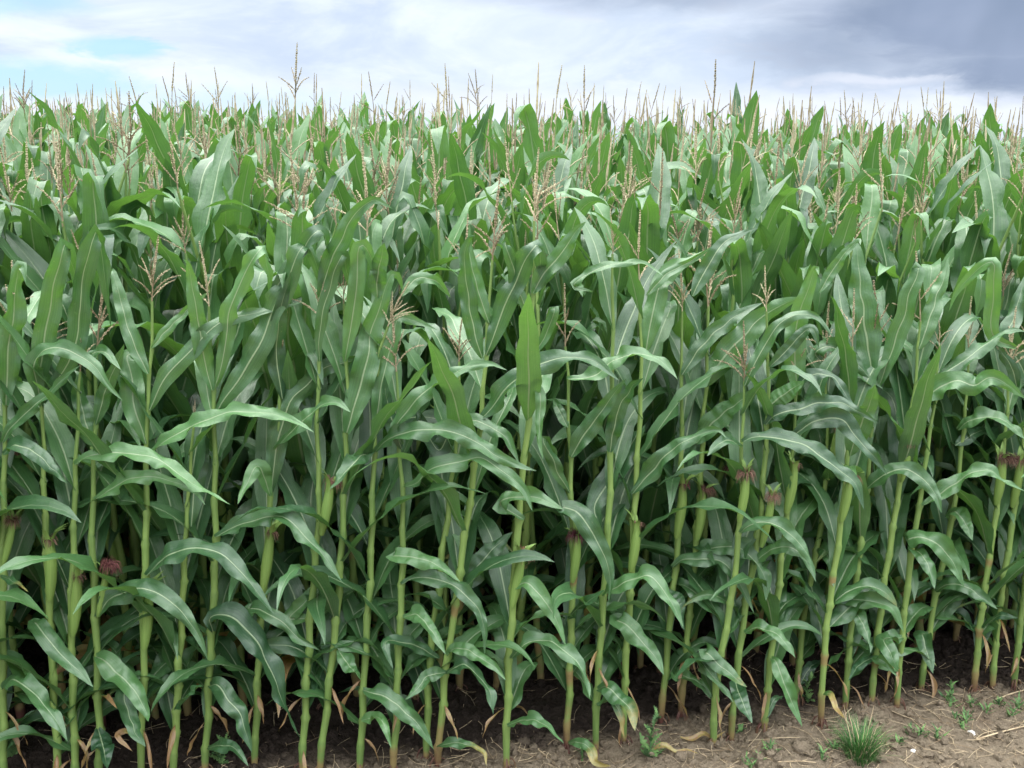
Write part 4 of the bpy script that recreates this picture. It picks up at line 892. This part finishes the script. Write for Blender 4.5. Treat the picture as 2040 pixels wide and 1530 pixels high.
# everything farther away (and beyond the picture's edges) as one mass of plants
def lod_proto(seed, lod):
    rs = np.random.default_rng(seed); g = Geo(); H = rs.uniform(1.78, 1.98); plan = leaf_plan(rs, H, rs.uniform(0, math.pi))
    P = np.array([[0, 0, 0], [rs.normal(0, .015), rs.normal(0, .015), H * .6], [rs.normal(0, .04), rs.normal(0, .04), H]])
    C, L = spline(P, 6 if lod else 10); tube(g, C, np.linspace(.016, .005, len(C)), 5 if not lod else 4, a=.5, mat=1)
    for i, l in enumerate(plan):
        if l['h'] < (0.25, .8, 1.0)[lod]: continue
        b = np.array([np.interp(l['h'], C[:, 2], C[:, 0]), np.interp(l['h'], C[:, 2], C[:, 1]), l['h']])
        if l['q'] > .55 and rs.random() < .35: l['th1'], l['fold'], l['p'] = rs.uniform(.4, .9), None, 1.4
        proc_leaf(g, b, l['az'], l['th0'], l['th1'], l['ln'], l['wd'] * 1.4, l['p'], (13, 8, 6)[lod], (4, 2, 2)[lod], seed * 17 + i, l['side'], fold=l['fold'], tone=l['tone'], twist=l['twist'], mat=0)
    cs = tassel_curves(rs, int(rs.choice([0, 1, 2, 4, 5])), rs.uniform(.85, 1.35)); up = np.array([rs.normal(0, .07), rs.normal(0, .07), 1])
    for i, c in enumerate(cs):
        cc, _ = spline(c * np.array([1, 1, 1]) + np.outer(c[:, 2], [up[0], up[1], 0]) + C[-1], (9, 6, 4)[lod]); n = len(cc)
        R = (np.interp(np.linspace(0, 1, n), [0, .35, .45, .9, 1], [.0022, .0028, .0063, .0055, .002]) if i == 0 else np.linspace(.0034, .0024, n)) * (1, 1.1, 1.35)[lod] * (1 + .25 * (-1) ** np.arange(n) * (lod == 0))
        tube(g, cc, R, (5, 4, 3)[lod], a=.22 + .25 * rs.random(), mat=2)
    return g.cat()
field = Geo(); LODS = [[lod_proto(300 + 20 * l + i, l) for i in range(16)] for l in range(3)]
for (x, y, hs, r) in far_spots:
    lod = 0 if y < 12 else (1 if y < 16 else 2); d = LODS[lod][int(rs.integers(0, 16))]; an = rs.uniform(0, 6.283); ca, sa = math.cos(an), math.sin(an); lx, ly = rs.normal(0, .035), rs.normal(0, .035)
    v = d['v'] * np.array([1, 1, hs]); zz = float(ground_z(x, y))
    vx = ca * v[:, 0] - sa * v[:, 1] + lx * v[:, 2] + x; vy = sa * v[:, 0] + ca * v[:, 1] + ly * v[:, 2] + y
    field.add(np.stack([vx, vy, v[:, 2] + zz], 1), q=d['q'], t=d['t'], uv=d['uv'], a=np.clip(d['a'] + rs.normal(0, .08), 0, 1), b=d['b'], mat=0)
    field.mq[-1] = d['mq']
o = part('corn_field', field.mesh('corn_field', [LEAF, STALK, TASSEL]), None)
tag(o, 'dense mass of green corn with pale tassels stretching away to the skyline', 'corn', kind='stuff')
print('individual plants', n_ind, 'mass plants', len(far_spots), 'mass verts', field.nv)

# ------------------------------------------------------------------ what lies and grows on the soil
def put(px_, py_):
    p = on_ground(px_, py_)
    for _ in range(6):
        d = ray(px_, py_); k = (gz(p[0], p[1]) - CAM[2]) / d[2]; p = CAM + d * k
    return p
def blade(geo, p, az, th0, th1, ln, wd, rs, n=7, tone=.5, dry=0.0, mat=0):
    s = np.linspace(0, 1, n); th = th0 + (th1 - th0) * s ** 1.5
    d = np.stack([math.sin(az) * np.sin(th), math.cos(az) * np.sin(th), np.cos(th)], 1)
    C = p + np.vstack([np.zeros(3), np.cumsum((d[1:] + d[:-1]) / 2, axis=0) * ln / (n - 1)])
    sv = np.array([math.cos(az), -math.sin(az), 0.0]); N = np.cross(sv, d); wv = wd * .5 * np.clip(1 - s ** 2, .06, 1) * (0.6 + .4 * np.clip(s * 4, 0, 1))
    V_ = np.stack([C - sv * wv[:, None] + N * wv[:, None] * .3, C, C + sv * wv[:, None] + N * wv[:, None] * .3], 1)
    uv_ = np.stack([np.broadcast_to([[0, .5, 1]], (n, 3)), np.broadcast_to(s[:, None], (n, 3))], -1)
    geo.add(V_.reshape(-1, 3), q=grid_faces(n, 3), uv=uv_.reshape(-1, 2), a=tone, b=dry, mat=mat)
def grass_tuft(c, n, h, r, label, seed):
    rs = np.random.default_rng(seed); root = empty('grass_tuft', c); tag(root, label, 'grass tuft')
    g = Geo(); g2 = Geo()
    for i in range(n):
        an, q = rs.uniform(0, 6.283), rs.random() ** .7; o = np.array([math.cos(an), math.sin(an), 0]) * r * q
        p = o * .55; p[2] = gz(c[0] + p[0], c[1] + p[1]) - c[2] - .005
        dead = rs.random() < .05
        blade(g2 if dead else g, p, math.atan2(o[0], o[1]) + rs.normal(0, .6), rs.uniform(0, .25) + .3 * q, rs.uniform(.3, 1.5) + .5 * q, h * rs.uniform(.45, 1.1), rs.uniform(.0025, .0045), rs, tone=rs.uniform(.2, .8))
    part('blades', g.mesh('blades', GRASS, smooth=True), root); part('dead_blades', g2.mesh('dead_blades', STRAW), root)
    g3 = Geo()
    for i in range(4):
        an = rs.uniform(0, 6.28); o = np.array([math.cos(an), math.sin(an), 0]); cc, _ = spline([o * .02, o * .05 + np.array([0, 0, h * .6]), o * rs.uniform(.08, .15) + np.array([0, 0, h * rs.uniform(1.0, 1.35)])], 9)
        tube(g3, cc, [.0008] * 5 + [.0014, .0018, .0014, .0006], 4, a=.6)
    part('seed_stalk', g3.mesh('seed_stalk', STRAW), root)
grass_tuft(put(1712, 1508), 420, .165, .105, 'thick tuft of green grass growing on the bare track near the field edge', 1)
def lobed_leaf(geo, p, az, th0, th1, ln, wd, rs, tone=.5):
    n = 15; s = np.linspace(0, 1, n); th = th0 + (th1 - th0) * s
    d = np.stack([math.sin(az) * np.sin(th), math.cos(az) * np.sin(th), np.cos(th)], 1)
    C = p + np.vstack([np.zeros(3), np.cumsum((d[1:] + d[:-1]) / 2, axis=0) * ln / (n - 1)])
    sv = np.array([math.cos(az), -math.sin(az), 0.0]); N = np.cross(sv, d)
    wv = wd * .5 * np.sin(np.pi * np.clip(s * .93 + .07, 0, 1)) ** .8 * np.where(np.arange(n) % 2, 1.0, .42); wv[-1] = .0006
    lift = (.35 * wv + .004 * np.sin(np.arange(n) * 2.4))[:, None]
    V_ = np.stack([C - sv * wv[:, None] + N * lift, C, C + sv * wv[:, None] + N * lift], 1)
    geo.add(V_.reshape(-1, 3), q=grid_faces(n, 3), uv=np.zeros((n * 3, 2)), a=tone)
def weed(c, label, seed, h, nl, ln, wd, group=None, lobed=True, rosette=0, mat=None):
    rs = np.random.default_rng(seed); root = empty('weed', c); tag(root, label, 'weed', group); mat = mat or WEED
    C, _ = spline([(0, 0, -.01), (rs.normal(0, .01), rs.normal(0, .01), h * .5), (rs.normal(0, .02), rs.normal(0, .02), h)], 10)
    g = Geo(); tube(g, C, np.linspace(.0035, .0015, 10), 6, a=.6); part('stem', g.mesh('stem', mat), root)
    for i in range(nl + rosette):
        q = i / max(1, nl) if i < nl else .06; az = i * 2.4 + rs.uniform(-.4, .4); g = Geo(); k = 1.0 if i < nl else 1.3
        f = lobed_leaf if lobed else (lambda g_, p, a, t0, t1, l, w_, r_, tone=.5: blade(g_, p, a, t0, t1, l, w_, r_, tone=tone))
        f(g, C[int(min(q, 1) * 9)], az, .35 + (.6 if i >= nl else 0), rs.uniform(1.1, 1.7) if i < nl * .85 else .5, ln * k * rs.uniform(.75, 1.15) * (1 - .45 * q), wd * k * (1 - .35 * q), rs, tone=float(rs.uniform(.3, .8)))
        part('leaf', g.mesh('leaf', mat), root)
weed(put(1296, 1508), 'small upright thistle with jagged leaves at the field edge right of centre', 11, .21, 11, .085, .036, rosette=5)
weed(put(1160, 1516), 'pale drooping weed with thin leaves below the middle of the front row', 12, .10, 8, .075, .014, lobed=False)
weed(put(1880, 1396), 'yellow-green leafy weed standing among the stalks at right', 13, .10, 13, .07, .02, lobed=False)
weed(put(1474, 1458), 'tiny bright green seedling of rounded leaves at a corn foot', 14, .03, 5, .045, .03, lobed=False)
weed(put(1610, 1397), 'ferny little weed growing in the shade between two stalks', 15, .14, 14, .06, .03)
weed(put(440, 1524), 'ferny weed at the bottom edge of the picture, left of centre', 16, .10, 12, .075, .035)
weed(put(22, 1512), 'broad-leaved weed in the bottom left corner', 17, .16, 7, .13, .06, lobed=False)
for i, (a, b) in enumerate([(1905, 1432), (1938, 1408), (1962, 1420), (1990, 1405), (2012, 1424), (2030, 1412), (1918, 1452), (1838, 1466), (1868, 1470), (1812, 1462), (1790, 1482), (1535, 1500), (1512, 1515), (1660, 1492), (1640, 1512), (1490, 1524), (1895, 1408), (1925, 1440)]):
    weed(put(a, b), 'tiny green weed sprouting from the bare track at right', 40 + i, .025, 6 + i % 4, .045 + .01 * (i % 3), .012, 'weed seedlings scattered over the track', lobed=bool(i % 2), rosette=2)

def lump(geo, c, r, rs, flat=.7, mat=0, tone=None, nlat=5, nlon=7):
    an = np.arange(nlon) * 6.283 / nlon; la = np.linspace(-1.2, 1.35, nlat); V_ = []
    sx, sy, sz = rs.uniform(.75, 1.3, 3) * r; sz *= flat
    for l in la: V_.append(np.stack([np.cos(an) * math.cos(l) * sx, np.sin(an) * math.cos(l) * sy, np.full(nlon, math.sin(l) * sz)], 1))
    V_ = np.concatenate(V_); V_ *= rs.uniform(.78, 1.2, (len(V_), 1))
    a_ = rs.uniform(0, 6.28); R = np.array([[math.cos(a_), -math.sin(a_), 0], [math.sin(a_), math.cos(a_), 0], [0, 0, 1]])
    top = len(V_); V_ = np.vstack([V_, [[0, 0, sz * 1.0]]]); k0 = (nlat - 1) * nlon
    geo.add(V_ @ R.T + c, q=grid_faces(nlat, nlon, True), t=[(k0 + i, k0 + (i + 1) % nlon, top) for i in range(nlon)], a=rs.uniform(.3, .7) if tone is None else tone, mat=mat)
def stone(px_, py_, r, label, name='stone', cat='stone', mat=None, flat=.55, seed=0):
    rs = np.random.default_rng(seed); c = put(px_, py_); g = Geo(); lump(g, np.zeros(3), r, rs, flat, nlat=9, nlon=14)
    V0 = g.v[0]; g.v[0] = V0 * (1 + .0 * V0)
    o = part(name, g.mesh(name, mat or STONE), None); o.location = c + np.array([0, 0, r * flat * .5]); tag(o, label, cat)
stone(1935, 1463, .019, 'small white stone lying on the bare track at right', seed=3)
stone(1819, 1497, .010, 'pale pebble on the track, right of the grass tuft', seed=4)
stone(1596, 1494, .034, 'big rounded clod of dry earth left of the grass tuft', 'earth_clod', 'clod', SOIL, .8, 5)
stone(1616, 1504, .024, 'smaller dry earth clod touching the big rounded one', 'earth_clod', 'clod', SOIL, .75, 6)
def straw(a, b, r, label, lift=.012, seed=0):
    A, B = put(*a), put(*b); rs = np.random.default_rng(seed); P = [A + [0, 0, lift], (A + B) / 2 + [rs.normal(0, .006), 0, lift * 1.4], B + [0, 0, lift]]
    C, L = spline(P, 14); g = Geo(); tube(g, C - A, np.linspace(r, r * .6, 14), 6, a=.65); o = part('straw', g.mesh('straw', STRAW), None); o.location = A; tag(o, label, 'straw')
straw((1944, 1478), (2052, 1449), .0042, 'long thick pale straw lying on the track near the white stone', seed=1)
straw((1983, 1398), (2052, 1376), .0036, 'pale straw stem lying at the foot of the last stalks at right', seed=2)
straw((1550, 1523), (1625, 1524), .0028, 'thin straw lying along the bottom edge left of the grass tuft', seed=3)

# crumbs and litter nobody could count
rs = np.random.default_rng(5); g = Geo(); gl = Geo()
for i in range(7000):
    x = rs.uniform(-2.6, 3.3); dr = rs.normal(0.0, .5) if i % 3 else rs.uniform(-1.1, 1.4); p2 = ROW0 + ROWDIR * (x - ROW0[0]) - ROWN * dr
    if p2[1] < 3.3 or p2[1] > 6: continue
    r = .004 + .022 * rs.random() ** 3; lump(g, np.array([p2[0], p2[1], gz(*p2) + r * .25]), r, rs, .8, nlat=4, nlon=6)
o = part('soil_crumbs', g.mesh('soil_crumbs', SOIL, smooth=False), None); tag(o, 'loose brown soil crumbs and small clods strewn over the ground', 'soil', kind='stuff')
for i in range(2300):
    x = rs.uniform(-2.6, 3.3); dr = (rs.uniform(.05, 1.3) if i % 2 else rs.uniform(-.5, 1.5)) if i % 6 else rs.normal(.3, .3); p2 = ROW0 + ROWDIR * (x - ROW0[0]) - ROWN * dr
    if p2[1] < 3.2: continue
    an = rs.uniform(0, 6.28); l2 = rs.uniform(.015, .075); d = np.array([math.cos(an), math.sin(an)]); a_, b_ = p2 - d * l2, p2 + d * l2
    m_ = (a_ + b_) / 2 + rs.normal(0, .008, 2)
    P = [np.array([*q, gz(*q) + .005 + abs(rs.normal(0, .006))]) for q in (a_, m_, b_)]
    C, L = spline(P, 6); tube(gl, C, rs.uniform(.0006, .0016), 4, a=rs.uniform(.15, .8))
o = part('straw_litter', gl.mesh('straw_litter', STRAW), None); tag(o, 'thin dry straw and root bits littering the soil along the field edge', 'litter', kind='stuff')
# fallen, withered blades
for i, (a, az, ln, lab) in enumerate([((1345, 1506), 1.9, .2, 'withered grey corn leaf lying on the soil left of the thistle'), ((1400, 1478), 1.2, .22, 'dry curled corn leaf on the soil right of the thistle'),
                                      ((1030, 1420), 2.6, .2, 'dry brown leaf curl on the dark soil in the middle')]):
    rs2 = np.random.default_rng(70 + i); c = put(*a); g = Geo(); q = np.linspace(0, 1, 5)
    P = np.stack([math.sin(az) * ln * (q - .5), math.cos(az) * ln * (q - .5) * .6, .012 + .03 * np.sin(q * 7 + i) ** 2], 1); C, L = spline(P, 14)
    leaf_geo(g, C, L, .03, np.broadcast_to(np.array([.2, -.3, .9]), C.shape), tone=.5, dry=1.0, m=4, cup=.6, seed=i, clasp=False); g.b[-1] = np.full(g.nv, .72 + .07 * (i % 4))
    o = part('dead_leaf', g.mesh('dead_leaf', LEAF), None); o.location = c; tag(o, lab, 'dead leaf')
